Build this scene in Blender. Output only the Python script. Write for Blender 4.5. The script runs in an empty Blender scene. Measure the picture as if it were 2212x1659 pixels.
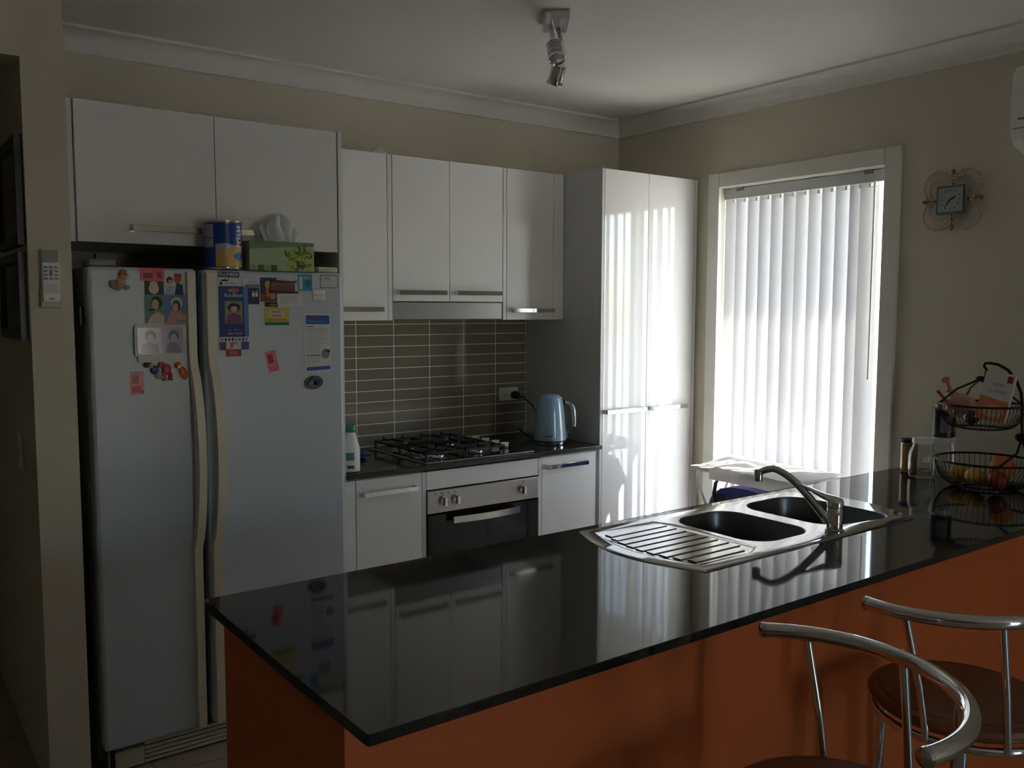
import bpy, bmesh, math, random
from mathutils import Vector, Matrix, noise as mnoise
random.seed(7)
sc = bpy.context.scene
COL = sc.collection

# ------------------------------------------------------------------ camera
YAW, PITCH, ROLL, FPX = -0.6381, -0.0846, 0.0028, 1915.57
fw = Vector((-math.sin(YAW)*math.cos(PITCH), math.cos(YAW)*math.cos(PITCH), math.sin(PITCH)))
rt = fw.cross(Vector((0, 0, 1))).normalized()
up = rt.cross(fw)
rt2 = rt*math.cos(ROLL) + up*math.sin(ROLL)
up2 = -rt*math.sin(ROLL) + up*math.cos(ROLL)
cd = bpy.data.cameras.new('camera')
cam = bpy.data.objects.new('camera', cd)
COL.objects.link(cam)
m = Matrix((rt2, up2, -fw)).transposed().to_4x4()
m.translation = Vector((-3.5499, -3.7686, 1.5556))
cam.matrix_world = m
cd.sensor_fit = 'HORIZONTAL'; cd.sensor_width = 36.0
cd.lens = FPX/2212*36.0
cd.clip_start = 0.02
sc.camera = cam

# ------------------------------------------------------------------ world, sun, exposure
w = bpy.data.worlds.new('world'); sc.world = w; w.use_nodes = True
nt = w.node_tree; nt.nodes.clear()
sky = nt.nodes.new('ShaderNodeTexSky'); sky.sky_type = 'NISHITA'; sky.sun_disc = False
sky.sun_elevation = math.radians(50); sky.sun_rotation = math.radians(100); sky.altitude = 50
bg = nt.nodes.new('ShaderNodeBackground'); bg.inputs['Strength'].default_value = 0.28
ow = nt.nodes.new('ShaderNodeOutputWorld')
nt.links.new(sky.outputs[0], bg.inputs[0]); nt.links.new(bg.outputs[0], ow.inputs[0])
sd = bpy.data.lights.new('sun', 'SUN'); sd.energy = 5.0; sd.angle = math.radians(0.53); sd.color = (1.0, 0.96, 0.88)
sun = bpy.data.objects.new('sun', sd); COL.objects.link(sun)
sun.rotation_euler = Vector((-math.cos(math.radians(50))*0.80, math.cos(math.radians(50))*0.60, -math.sin(math.radians(50)))).to_track_quat('-Z', 'Y').to_euler()
def portal(name, loc, rot, sx, sy):
    d = bpy.data.lights.new(name, 'AREA'); d.shape = 'RECTANGLE'; d.size = sx; d.size_y = sy
    d.cycles.is_portal = True
    o = bpy.data.objects.new(name, d); COL.objects.link(o); o.location = loc; o.rotation_euler = rot
portal('window_portal', (0.16, -1.1875, 1.11), (0, math.radians(90), 0), 2.12, 0.905)
portal('window_portal_rear', (-1.3, -8.16, 1.125), (math.radians(90), 0, 0), 0.8, 1.85)
sc.view_settings.view_transform = 'Standard'; sc.view_settings.look = 'None'
sc.view_settings.gamma = 1.0; sc.view_settings.use_curve_mapping = False
sc.view_settings.exposure = 2.85
sc.cycles.use_denoising = True
try:
    sc.cycles.denoiser = 'OPENIMAGEDENOISE'
except Exception:
    pass
sc.cycles.diffuse_bounces = 5; sc.cycles.max_bounces = 10; sc.cycles.transparent_max_bounces = 16

# ------------------------------------------------------------------ materials
def lin(c):
    c = c/255.0
    return c/12.92 if c <= 0.04045 else ((c+0.055)/1.055)**2.4
def S(r, g, b): return (lin(r), lin(g), lin(b))
MATS = {}
def mat(name, col, rough=0.5, metal=0.0, spec=0.5, coat=0.0, var=0.04, vscale=12.0, bump=0.0, bscale=300.0, aniso=None):
    if name in MATS: return MATS[name]
    mt = bpy.data.materials.new(name); mt.use_nodes = True; t = mt.node_tree
    p = t.nodes['Principled BSDF']
    p.inputs['Roughness'].default_value = rough; p.inputs['Metallic'].default_value = metal
    p.inputs['Specular IOR Level'].default_value = spec; p.inputs['Coat Weight'].default_value = coat
    p.inputs['Coat Roughness'].default_value = 0.03
    tc = t.nodes.new('ShaderNodeTexCoord')
    n = t.nodes.new('ShaderNodeTexNoise'); n.inputs['Scale'].default_value = vscale; n.inputs['Detail'].default_value = 4
    mp = t.nodes.new('ShaderNodeMapping')
    if aniso: mp.inputs['Scale'].default_value = aniso
    t.links.new(tc.outputs['Object'], mp.inputs[0]); t.links.new(mp.outputs[0], n.inputs['Vector'])
    r = t.nodes.new('ShaderNodeValToRGB')
    r.color_ramp.elements[0].position = 0.3; r.color_ramp.elements[1].position = 0.7
    r.color_ramp.elements[0].color = (*[max(0, c*(1-var)) for c in col], 1)
    r.color_ramp.elements[1].color = (*[min(1, c*(1+var)) for c in col], 1)
    t.links.new(n.outputs['Fac'], r.inputs[0]); t.links.new(r.outputs[0], p.inputs['Base Color'])
    if bump:
        nb = t.nodes.new('ShaderNodeTexNoise'); nb.inputs['Scale'].default_value = bscale
        b = t.nodes.new('ShaderNodeBump'); b.inputs['Strength'].default_value = bump; b.inputs['Distance'].default_value = 0.002
        t.links.new(tc.outputs['Object'], nb.inputs['Vector']); t.links.new(nb.outputs['Fac'], b.inputs['Height'])
        t.links.new(b.outputs[0], p.inputs['Normal'])
    MATS[name] = mt
    return mt
def glassy(name, tint=(1, 1, 1), refl=1.0, rough=0.0, power=5.0):
    mt = bpy.data.materials.new(name); mt.use_nodes = True; t = mt.node_tree; t.nodes.clear()
    o = t.nodes.new('ShaderNodeOutputMaterial'); mx = t.nodes.new('ShaderNodeMixShader')
    tr = t.nodes.new('ShaderNodeBsdfTransparent'); tr.inputs[0].default_value = (*tint, 1)
    g = t.nodes.new('ShaderNodeBsdfGlossy'); g.inputs['Roughness'].default_value = rough
    f = t.nodes.new('ShaderNodeLayerWeight'); f.inputs[0].default_value = 0.5
    pw = t.nodes.new('ShaderNodeMath'); pw.operation = 'POWER'; pw.inputs[1].default_value = power
    k = t.nodes.new('ShaderNodeMath'); k.operation = 'MULTIPLY_ADD'; k.inputs[1].default_value = 0.9; k.inputs[2].default_value = 0.035*refl
    t.links.new(f.outputs['Facing'], pw.inputs[0]); t.links.new(pw.outputs[0], k.inputs[0]); t.links.new(k.outputs[0], mx.inputs[0])
    t.links.new(tr.outputs[0], mx.inputs[1]); t.links.new(g.outputs[0], mx.inputs[2]); t.links.new(mx.outputs[0], o.inputs[0])
    return mt
def fabric_translucent(name, col, fac=0.5):
    mt = bpy.data.materials.new(name); mt.use_nodes = True; t = mt.node_tree; t.nodes.clear()
    o = t.nodes.new('ShaderNodeOutputMaterial'); mx = t.nodes.new('ShaderNodeMixShader'); mx.inputs[0].default_value = fac
    d = t.nodes.new('ShaderNodeBsdfDiffuse'); tl = t.nodes.new('ShaderNodeBsdfTranslucent')
    tc = t.nodes.new('ShaderNodeTexCoord'); n = t.nodes.new('ShaderNodeTexNoise'); n.inputs['Scale'].default_value = 400
    r = t.nodes.new('ShaderNodeValToRGB')
    r.color_ramp.elements[0].color = (*[c*0.94 for c in col], 1); r.color_ramp.elements[1].color = (*col, 1)
    t.links.new(tc.outputs['Object'], n.inputs['Vector']); t.links.new(n.outputs['Fac'], r.inputs[0])
    t.links.new(r.outputs[0], d.inputs[0]); t.links.new(r.outputs[0], tl.inputs[0])
    t.links.new(d.outputs[0], mx.inputs[1]); t.links.new(tl.outputs[0], mx.inputs[2]); t.links.new(mx.outputs[0], o.inputs[0])
    return mt

WALL = mat('wall_paint', S(208, 199, 180), 0.75, var=0.02, vscale=3, bump=0.05, bscale=500)
CEIL = mat('ceiling_paint', S(226, 222, 216), 0.8, var=0.015, vscale=2)
CORN = mat('cornice_paint', S(222, 218, 212), 0.7, var=0.015)
TRIM = mat('trim_paint', S(222, 219, 208), 0.35, var=0.015)
FLOORM = mat('floor_tile', S(176, 160, 138), 0.28, var=0.08, vscale=5)
GROUTF = mat('floor_grout', S(120, 110, 98), 0.9)
GLOSS = mat('gloss_white', S(232, 231, 227), 0.04, spec=0.5, var=0.006)
MELA = mat('melamine_white', S(222, 221, 217), 0.35, var=0.01)
PANEL = mat('panel_grey_white', S(206, 206, 204), 0.4, var=0.01)
DARKGAP = mat('dark_gap', S(26, 24, 22), 0.9)
CHROME = mat('chrome', (0.78, 0.78, 0.79), 0.06, 1.0, var=0.01)
CHROMED = mat('chrome_dark', (0.55, 0.55, 0.57), 0.12, 1.0, var=0.02)
BRUSH = mat('brushed_steel', (0.48, 0.46, 0.43), 0.32, 1.0, var=0.05, vscale=40, aniso=(1, 1, 60))
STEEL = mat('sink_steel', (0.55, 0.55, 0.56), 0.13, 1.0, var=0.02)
STEELB = mat('bowl_steel_shaded', (0.20, 0.21, 0.24), 0.3, 1.0, var=0.03)  # darker copy of the sink steel, shade inside the bowls put into the colour
STONE = mat('black_stone', S(38, 36, 33), 0.05, spec=0.5, var=0.25, vscale=350)
STONE2 = mat('black_stone_back', S(46, 43, 39), 0.12, spec=0.5, var=0.3, vscale=350)
ORANGE = mat('orange_paint', S(206, 104, 48), 0.55, var=0.03, vscale=3, bump=0.05, bscale=400)
TILE = mat('splash_tile', S(132, 123, 106), 0.07, var=0.05, vscale=3, bump=0.12, bscale=30)
GROUT = mat('tile_grout', S(232, 226, 212), 0.9)
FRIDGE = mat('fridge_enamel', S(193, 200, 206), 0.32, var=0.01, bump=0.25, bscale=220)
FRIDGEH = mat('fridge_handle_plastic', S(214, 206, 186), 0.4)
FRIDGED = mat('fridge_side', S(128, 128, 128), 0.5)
GASKET = mat('gasket', S(70, 72, 74), 0.6)
BLACKG = mat('black_glass', S(12, 13, 16), 0.05, var=0.1)
BLACK = mat('black_iron', S(20, 20, 21), 0.5)
BLACKP = mat('black_plastic', S(18, 18, 19), 0.35)
WHITEP = mat('white_plastic', S(232, 230, 224), 0.35)
GREYP = mat('grey_plastic', S(120, 122, 124), 0.4)
BLUEK = mat('kettle_enamel', S(142, 172, 194), 0.13, coat=0.6, var=0.01)
SLAT = fabric_translucent('blind_fabric', (0.70, 0.69, 0.68), 0.08)
TOWEL = fabric_translucent('towel_cotton', (0.86, 0.85, 0.84), 0.3)
TISSUE = fabric_translucent('tissue_paper', (0.85, 0.85, 0.84), 0.35)
PANE = glassy('window_glass', (0.97, 0.98, 0.98))
JARG = glassy('jar_glass', (0.90, 0.92, 0.92), 1.6, 0.02, 2.4)
BAGG = glassy('bag_film', (0.93, 0.90, 0.86), 2.0, 0.15)
_t = BAGG.node_tree; _o = [n for n in _t.nodes if n.type == 'OUTPUT_MATERIAL'][0]; _m = [n for n in _t.nodes if n.type == 'MIX_SHADER'][0]
_d = _t.nodes.new('ShaderNodeBsdfDiffuse'); _d.inputs[0].default_value = (*S(226, 178, 156), 1); _x = _t.nodes.new('ShaderNodeMixShader'); _x.inputs[0].default_value = 0.45
_t.links.new(_m.outputs[0], _x.inputs[1]); _t.links.new(_d.outputs[0], _x.inputs[2]); _t.links.new(_x.outputs[0], _o.inputs[0])
SEAT = mat('seat_vinyl', S(128, 74, 44), 0.4, var=0.05)
BRONZE = mat('basket_wire', S(52, 42, 36), 0.4, 0.6)
CONC = mat('outdoor_concrete', S(214, 208, 196), 0.9, var=0.1, vscale=2)
BRICKX = mat('outdoor_render', S(170, 150, 130), 0.9)
PAPER = mat('paper_white', S(214, 212, 212), 0.7)

def pm(name, r, g, b, rough=0.55): return mat(name, S(r, g, b), rough, var=0.03)

# ------------------------------------------------------------------ mesh helpers
def nb(): return bmesh.new()
def box(bm, lo, hi, bev=0.0, seg=2):
    lo = [min(a, b) for a, b in zip(lo, hi)] if any(a > b for a, b in zip(lo, hi)) else list(lo)
    hi = list(hi)
    vs = [bm.verts.new((x, y, z)) for x in (lo[0], hi[0]) for y in (lo[1], hi[1]) for z in (lo[2], hi[2])]
    idx = [(0, 1, 3, 2), (4, 6, 7, 5), (0, 4, 5, 1), (2, 3, 7, 6), (0, 2, 6, 4), (1, 5, 7, 3)]
    fs = [bm.faces.new([vs[i] for i in f]) for f in idx]
    if bev > 0:
        es = set(e for f in fs for e in f.edges)
        bmesh.ops.bevel(bm, geom=list(es), offset=bev, segments=seg, affect='EDGES', profile=0.5)
    return bm
def frames_along(pts, closed=False):
    n = len(pts); T = []
    for i in range(n):
        a = pts[(i-1) % n] if (closed or i > 0) else pts[i]
        b = pts[(i+1) % n] if (closed or i < n-1) else pts[i]
        T.append((b-a).normalized())
    ref = Vector((0, 0, 1)) if abs(T[0].z) < 0.9 else Vector((1, 0, 0))
    N = [(ref - T[0]*ref.dot(T[0])).normalized()]
    for i in range(1, n):
        v = N[-1] - T[i]*N[-1].dot(T[i])
        N.append(v.normalized() if v.length > 1e-6 else N[-1])
    return T, N
def tube(bm, pts, r, seg=10, closed=False, caps=True, flat=1.0):
    pts = [Vector(p) for p in pts]; T, N = frames_along(pts, closed); rings = []
    rr = r if isinstance(r, (list, tuple)) else [r]*len(pts)
    for p, t, n, q in zip(pts, T, N, rr):
        b = t.cross(n)
        rings.append([bm.verts.new(p + n*(math.cos(2*math.pi*k/seg)*q*flat) + b*(math.sin(2*math.pi*k/seg)*q)) for k in range(seg)])
    m_ = len(rings)
    for i in range(m_ if closed else m_-1):
        A, B = rings[i], rings[(i+1) % m_]
        for k in range(seg):
            bm.faces.new((A[k], A[(k+1) % seg], B[(k+1) % seg], B[k]))
    if caps and not closed:
        bm.faces.new(rings[0][::-1]); bm.faces.new(rings[-1])
    return bm
def lathe(bm, prof, c=(0, 0, 0), seg=32, axis='z', caps=True):
    rings = []
    c = Vector(c)
    for (r, h) in prof:
        ring = []
        for k in range(seg):
            a = 2*math.pi*k/seg
            if axis == 'z': v = (r*math.cos(a), r*math.sin(a), h)
            elif axis == 'y': v = (r*math.cos(a), h, r*math.sin(a))
            else: v = (h, r*math.cos(a), r*math.sin(a))
            ring.append(bm.verts.new(c + Vector(v)))
        rings.append(ring)
    for A, B in zip(rings, rings[1:]):
        for k in range(seg):
            bm.faces.new((A[k], A[(k+1) % seg], B[(k+1) % seg], B[k]))
    if caps:
        if prof[0][0] > 1e-5: bm.faces.new(rings[0][::-1])
        if prof[-1][0] > 1e-5: bm.faces.new(rings[-1])
    return bm
def prism(bm, pts, fn, d0, d1):
    """polygon pts (u,v) extruded between depths d0 and d1; fn(u,v,d) -> xyz"""
    A = [bm.verts.new(fn(u, v, d0)) for u, v in pts]; B = [bm.verts.new(fn(u, v, d1)) for u, v in pts]
    n = len(pts)
    bm.faces.new(A); bm.faces.new(B[::-1])
    for i in range(n): bm.faces.new((A[i], B[i], B[(i+1) % n], A[(i+1) % n]))
    return bm
def rrect(x0, y0, x1, y1, r, seg=6):
    out = []
    for cx, cy, a0 in ((x1-r, y1-r, 0), (x0+r, y1-r, 90), (x0+r, y0+r, 180), (x1-r, y0+r, 270)):
        for k in range(seg+1):
            a = math.radians(a0 + 90*k/seg); out.append((cx+r*math.cos(a), cy+r*math.sin(a)))
    return out
def ell(cx, cy, rx, ry, n=16, rot=0):
    return [(cx+rx*math.cos(2*math.pi*k/n)*math.cos(rot)-ry*math.sin(2*math.pi*k/n)*math.sin(rot),
             cy+rx*math.cos(2*math.pi*k/n)*math.sin(rot)+ry*math.sin(2*math.pi*k/n)*math.cos(rot)) for k in range(n)]
def blob(bm, c, r, sub=2, sc3=(1, 1, 1), rough=0.0, fr=8):
    ret = bmesh.ops.create_icosphere(bm, subdivisions=sub, radius=1.0)
    for v in ret['verts']:
        p = v.co.copy(); k = 1 + rough*mnoise.noise(p*fr*0.3 + Vector(c)*7)
        v.co = Vector(c) + Vector((p.x*sc3[0]*r*k, p.y*sc3[1]*r*k, p.z*sc3[2]*r*k))
    return bm
SMOOTH_ANGLE = math.radians(40)
def finish(me, bm, smooth):
    bmesh.ops.recalc_face_normals(bm, faces=bm.faces[:])
    if smooth:
        for f in bm.faces: f.smooth = True
        for e in bm.edges:
            if len(e.link_faces) == 2 and e.calc_face_angle(0) > SMOOTH_ANGLE: e.smooth = False
    bm.to_mesh(me); bm.free()
ORIG = {}
def obj(name, bm, material, parent=None, smooth=True, origin=None):
    """link a bmesh written in world coordinates as one object"""
    me = bpy.data.meshes.new(name)
    if parent is not None: o0 = ORIG[parent.name]
    elif origin is not None: o0 = Vector(origin)
    else:
        xs = [v.co for v in bm.verts]
        o0 = Vector((sum(v.x for v in xs)/len(xs), sum(v.y for v in xs)/len(xs), min(v.z for v in xs)))
    for v in bm.verts: v.co -= o0
    finish(me, bm, smooth)
    o = bpy.data.objects.new(name, me); COL.objects.link(o)
    if material: me.materials.append(material)
    if parent is not None: o.parent = parent
    else: o.location = o0
    ORIG[o.name] = o0
    return o
def tag(o, label, cat, group=None):
    o['label'] = label; o['category'] = cat
    if group: o['group'] = group
    return o
def thing(name, label, cat, loc, group=None):
    o = bpy.data.objects.new(name, None); COL.objects.link(o); o.location = loc; o.empty_display_size = 0.05
    ORIG[o.name] = Vector(loc)
    return tag(o, label, cat, group)
def struct(name, bm, material, smooth=False):
    o = obj(name, bm, material, None, smooth); o['kind'] = 'structure'; return o
def B(name, lo, hi, material, parent=None, bev=0.0, smooth=False):
    bm = nb(); box(bm, lo, hi, bev); return obj(name, bm, material, parent, smooth)
def text_bm(bm, body, size, fn, depth=0.0004):
    cu = bpy.data.curves.new('lettering', 'FONT'); cu.body = body; cu.size = size; cu.extrude = 0.0; cu.resolution_u = 2
    cu.align_x = 'CENTER'; cu.align_y = 'CENTER'
    t = bpy.data.objects.new('lettering_tmp', cu); COL.objects.link(t)
    dg = bpy.context.evaluated_depsgraph_get(); me = t.evaluated_get(dg).to_mesh()
    vs = [bm.verts.new(fn(v.co.x, v.co.y)) for v in me.vertices]
    for p in me.polygons:
        try: bm.faces.new([vs[i] for i in p.vertices])
        except ValueError: pass
    t.evaluated_get(dg).to_mesh_clear(); bpy.data.objects.remove(t); bpy.data.curves.remove(cu)
    return bm

# ------------------------------------------------------------------ room shell
H = 2.604; CV = 0.085
T = 0.2
struct('wall_back', box(nb(), (-2.995, 0, 0), (T, 0.15, H)), WALL)
wall_back = bpy.data.objects['wall_back']
# right wall with blind window (y -1.64..-0.755, z 0.05..2.17) and a second window further along
bm = nb()
for lo, hi in (((0, -0.735, 0), (T, 0, H)), ((0, -1.64, 2.17), (T, -0.735, H)), ((0, -1.64, 0), (T, -0.735, 0.05)),
               ((0, -8.2, 0), (T, -1.64, H))):
    box(bm, lo, hi)
struct('wall_right', bm, WALL)
bm = nb()
for lo, hi in (((-7.2, -8.2, 0), (-1.70, -8.0, H)), ((-0.90, -8.2, 0), (0.0, -8.0, H)), ((-1.70, -8.2, 2.05), (-0.90, -8.0, H)), ((-1.70, -8.2, 0), (-0.90, -8.0, 0.2))): box(bm, lo, hi)
struct('wall_front', bm, WALL)
struct('wall_left', box(nb(), (-3.115, -0.72, 0), (-2.995, 2.5, H)), WALL)          # nib beside the fridge, running on into the hall
struct('wall_header', box(nb(), (-4.3, -0.72, 2.30), (-3.115, -0.60, H)), WALL)
bm = nb(); box(bm, (-7, -0.72, 0), (-4.3, -0.60, H)); box(bm, (-4.42, -0.60, 0), (-4.3, 2.5, H))
struct('wall_hall', bm, WALL)
struct('wall_hall_end', box(nb(), (-4.42, 2.5, 0), (-2.9, 2.62, H)), WALL)
struct('wall_far_left', box(nb(), (-7.2, -8.2, 0), (-7, -0.6, H)), WALL)
struct('ceiling', box(nb(), (-7.2, -8.2, H), (T, 2.62, H+0.15)), CEIL)
fl = struct('floor', box(nb(), (-7.2, -8.2, -0.12), (T, 2.62, -0.004)), GROUTF)
tme = None
for i in range(12):
    for j in range(18):
        x0 = -7.0+i*0.6; y0 = -8.0+j*0.6
        if x0+0.3 > -3.1 and y0+0.3 > 0: continue
        x1 = min(x0+0.6, 0.0)
        if x1-x0 < 0.5 or (x0+0.3 < -4.3 and y0+0.3 > -0.6): 
            if x1-x0 < 0.2 or x0+0.3 < -4.3: continue
        if tme is None:
            b0 = nb(); box(b0, (0, 0, 0), (0.596, 0.596, 0.01)); tme = bpy.data.meshes.new('floor_tile'); finish(tme, b0, False); tme.materials.append(FLOORM)
        t = bpy.data.objects.new('floor_tile', tme); COL.objects.link(t); t.parent = fl
        t.location = Vector((x0+0.002, y0+0.002, -0.010)) - ORIG['floor']
        if x1-x0 < 0.59: t.scale.x = (x1-x0)/0.6
# cornices (cove profile)
def cornice(name, a, b, inward):
    a = Vector(a); b = Vector(b); i = Vector(inward); bm = nb(); prof = []
    prof += [(0.0, 0.0), (0.012, 0.0), (0.012, 0.006)]
    for k in range(9):
        t = math.radians(90*k/8)
        prof.append((0.012+0.062*(1-math.cos(t)), 0.006+0.068*math.sin(t)))
    prof += [(0.085, 0.074), (0.085, 0.085), (0, 0.085)]
    ra = [bm.verts.new(a + i*u + Vector((0, 0, H-CV+v))) for u, v in prof]
    rb = [bm.verts.new(b + i*u + Vector((0, 0, H-CV+v))) for u, v in prof]
    n = len(prof)
    for k in range(n): bm.faces.new((ra[k], ra[(k+1) % n], rb[(k+1) % n], rb[k]))
    bm.faces.new(ra); bm.faces.new(rb[::-1])
    struct(name, bm, CORN)
cornice('trim_1', (-2.995, 0, 0), (0, 0, 0), (0, -1, 0))
cornice('trim_2', (0, 0, 0), (0, -8, 0), (-1, 0, 0))
# window 1: lining, sliding sashes, glass, architrave
win = struct('window_1', box(nb(), (0.0005, -0.742, 0.05), (0.2, -0.722, 2.17)), TRIM)
def wpart(name, lo, hi, mt, bev=0.0): return B(name, lo, hi, mt, win, bev)
wpart('lining', (0.0005, -1.653, 0.05), (0.2, -1.633, 2.17), TRIM); wpart('lining', (0.0005, -1.633, 2.163), (0.2, -0.742, 2.183), TRIM)
wpart('sill', (0.0005, -1.633, 0.03), (0.2, -0.742, 0.056), TRIM)
wpart('architrave', (-0.016, -0.748, 0.0), (0.002, -0.677, 2.238), TRIM, 0.004)
wpart('architrave', (-0.016, -1.715, 0.0), (0.002, -1.64, 2.238), TRIM, 0.004)
wpart('architrave', (-0.016, -1.64, 2.165), (0.002, -0.748, 2.238), TRIM, 0.004)
ALU = mat('aluminium_frame', S(214, 214, 210), 0.4)
for a, b_ in ((-1.64, -1.605), (-1.205, -1.17), (-0.775, -0.742)): wpart('sash_stile', (0.12, a, 0.055), (0.15, b_, 2.17), ALU)
wpart('sash_rail', (0.12, -1.64, 0.055), (0.15, -0.742, 0.10), ALU); wpart('sash_rail', (0.12, -1.64, 2.13), (0.15, -0.742, 2.163), ALU)
wpart('pane', (0.133, -1.605, 0.10), (0.137, -1.205, 2.13), PANE); wpart('pane', (0.133, -1.17, 0.10), (0.137, -0.775, 2.13), PANE)
win2 = struct('window_2', box(nb(), (-1.70, -8.12, 0.2), (-1.65, -8.08, 2.05)), ALU)
for lo, hi in (((-0.95, -8.12, 0.2), (-0.90, -8.08, 2.05)), ((-1.65, -8.12, 2.0), (-0.95, -8.08, 2.05)), ((-1.65, -8.12, 0.2), (-0.95, -8.08, 0.25)), ((-1.33, -8.12, 0.25), (-1.27, -8.08, 2.0))):
    B('frame_bar', lo, hi, ALU, win2)
B('pane', (-1.65, -8.102, 0.25), (-1.33, -8.098, 2.0), PANE, win2); B('pane', (-1.27, -8.102, 0.25), (-0.95, -8.098, 2.0), PANE, win2)
# outside: paving, eave
struct('ground', box(nb(), (-30, -40, -0.3), (40, 30, -0.14)), CONC)
struct('roof_eave', box(nb(), (0.2, -9, 2.42), (0.66, 1, 2.6)), BRICKX)
struct('roof_eave_rear', box(nb(), (-7.2, -8.95, 2.42), (0.92, -8.2, 2.6)), BRICKX)

# splashback: backing and single tiles
GR = B('grout_backing', (-2.016, -0.0068, 0.895), (-0.668, 0.0, 1.60), GROUT, wall_back)
tl = {}
for c in range(7):
    xr = -0.668 - 0.2*c; xl = max(xr-0.2, -2.016)
    for rrow in range(14):
        z0 = 0.9015 + 0.0526*rrow - (0.007 if rrow == 0 else 0)*0
        z1 = min(z0+0.0526, 1.60)
        if z1-z0 < 0.01: continue
        key = (round(xr-xl, 3), round(z1-z0, 3))
        if key not in tl:
            b0 = nb(); box(b0, (0, 0, 0), (key[0]-0.004, 0.0042, key[1]-0.004), 0.0008, 1)
            me = bpy.data.meshes.new('tile'); finish(me, b0, False); me.materials.append(TILE); tl[key] = me
        t = bpy.data.objects.new('tile', tl[key]); COL.objects.link(t); t.parent = wall_back
        t.location = Vector((xl+0.002, -0.0075, z0+0.002)) - ORIG['wall_back']
        t.rotation_euler = (random.uniform(-.001, .001), 0, random.uniform(-.0008, .0008))

# ------------------------------------------------------------------ cabinets
def bar_handle(parent, x0, x1, zc, yf, h=0.021):
    bm = nb()
    box(bm, (x0, yf-0.032, zc-h/2), (x1, yf-0.025, zc+h/2), 0.0015, 1)
    box(bm, (x0, yf-0.026, zc-h/2), (x0+0.009, yf, zc+h/2), 0.001, 1)
    box(bm, (x1-0.009, yf-0.026, zc-h/2), (x1, yf, zc+h/2), 0.001, 1)
    o = obj('handle', bm, CHROME, parent); o['label'] = 'flat chrome bar handle'
    return o
def door(parent, x0, x1, z0, z1, yf, th=0.018, mt=None):
    return B('door', (x0, yf, z0), (x1, yf+th, z1), mt or GLOSS, parent, 0.0012)
G = 0.0025
# overhead cabinet above the fridge
fc = thing('fridge_overhead_cabinet', 'white gloss two-door wall cabinet above the fridge', 'cabinet', (-2.5, -0.3, 1.768), 'kitchen wall cabinets')
B('body', (-2.955, -0.58, 1.772), (-2.036, -0.002, 2.224), MELA, fc)
B('side_panel', (-2.993, -0.588, 1.770), (-2.956, -0.002, 2.226), MELA, fc)
d1 = door(fc, -2.952, -2.502-G/2, 1.770, 2.224, -0.600); bar_handle(d1, -2.789, -2.566, 1.8215, -0.600)
d2 = door(fc, -2.502+G/2, -2.037, 1.770, 2.224, -0.600); bar_handle(d2, -2.440, -2.210, 1.8245, -0.600)
gp = B('gable_panel', (-2.033, -0.602, 0), (-2.0165, -0.002, 2.226), MELA); tag(gp, 'tall narrow white end panel between fridge and bench', 'panel')
# wall cabinets
u1 = thing('wall_cabinet', 'white single-door wall cabinet left of the range hood', 'cabinet', (-1.84, -0.16, 1.505), 'kitchen wall cabinets')
B('body', (-2.015, -0.297, 1.505), (-1.666, -0.008, 2.219), MELA, u1)
B('side_panel', (-1.664, -0.315, 1.503), (-1.643, -0.008, 2.221), MELA, u1, 0.001)
d = door(u1, -2.013, -1.667, 1.503, 2.221, -0.315); bar_handle(d, -1.947, -1.699, 1.552, -0.315)
u2 = thing('wall_cabinet', 'short white two-door wall cabinet above the range hood', 'cabinet', (-1.34, -0.16, 1.587), 'kitchen wall cabinets')
B('body', (-1.641, -0.297, 1.588), (-1.045, -0.008, 2.219), MELA, u2)
d = door(u2, -1.639, -1.345-G/2, 1.588, 2.221, -0.315); bar_handle(d, -1.623, -1.376, 1.627, -0.315)
d = door(u2, -1.345+G/2, -1.047, 1.588, 2.221, -0.315); bar_handle(d, -1.321, -1.067, 1.628, -0.315)
u3 = thing('wall_cabinet', 'white single-door wall cabinet beside the tall pantry', 'cabinet', (-0.86, -0.16, 1.505), 'kitchen wall cabinets')
B('body', (-1.022, -0.297, 1.505), (-0.67, -0.008, 2.219), MELA, u3)
B('side_panel', (-1.043, -0.315, 1.503), (-1.024, -0.008, 2.221), MELA, u3, 0.001)
d = door(u3, -1.021, -0.736, 1.503, 2.221, -0.315); bar_handle(d, -1.004, -0.746, 1.548, -0.315)
B('filler_strip', (-0.734, -0.315, 1.503), (-0.670, -0.297, 2.221), GLOSS, u3, 0.001)
# range hood
hd = thing('range_hood', 'slim stainless slide-out range hood under the wall cabinet', 'range hood', (-1.34, -0.15, 1.507))
B('body', (-1.640, -0.285, 1.520), (-1.046, -0.008, 1.585), BRUSH, hd)
B('front_panel', (-1.640, -0.310, 1.507), (-1.046, -0.286, 1.584), mat('hood_steel', (0.26, 0.25, 0.24), 0.4, 0.85, var=0.05, vscale=40, aniso=(1, 1, 60)), hd, 0.002)
B('filter', (-1.60, -0.27, 1.514), (-1.08, -0.03, 1.5195), GREYP, hd)
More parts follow.
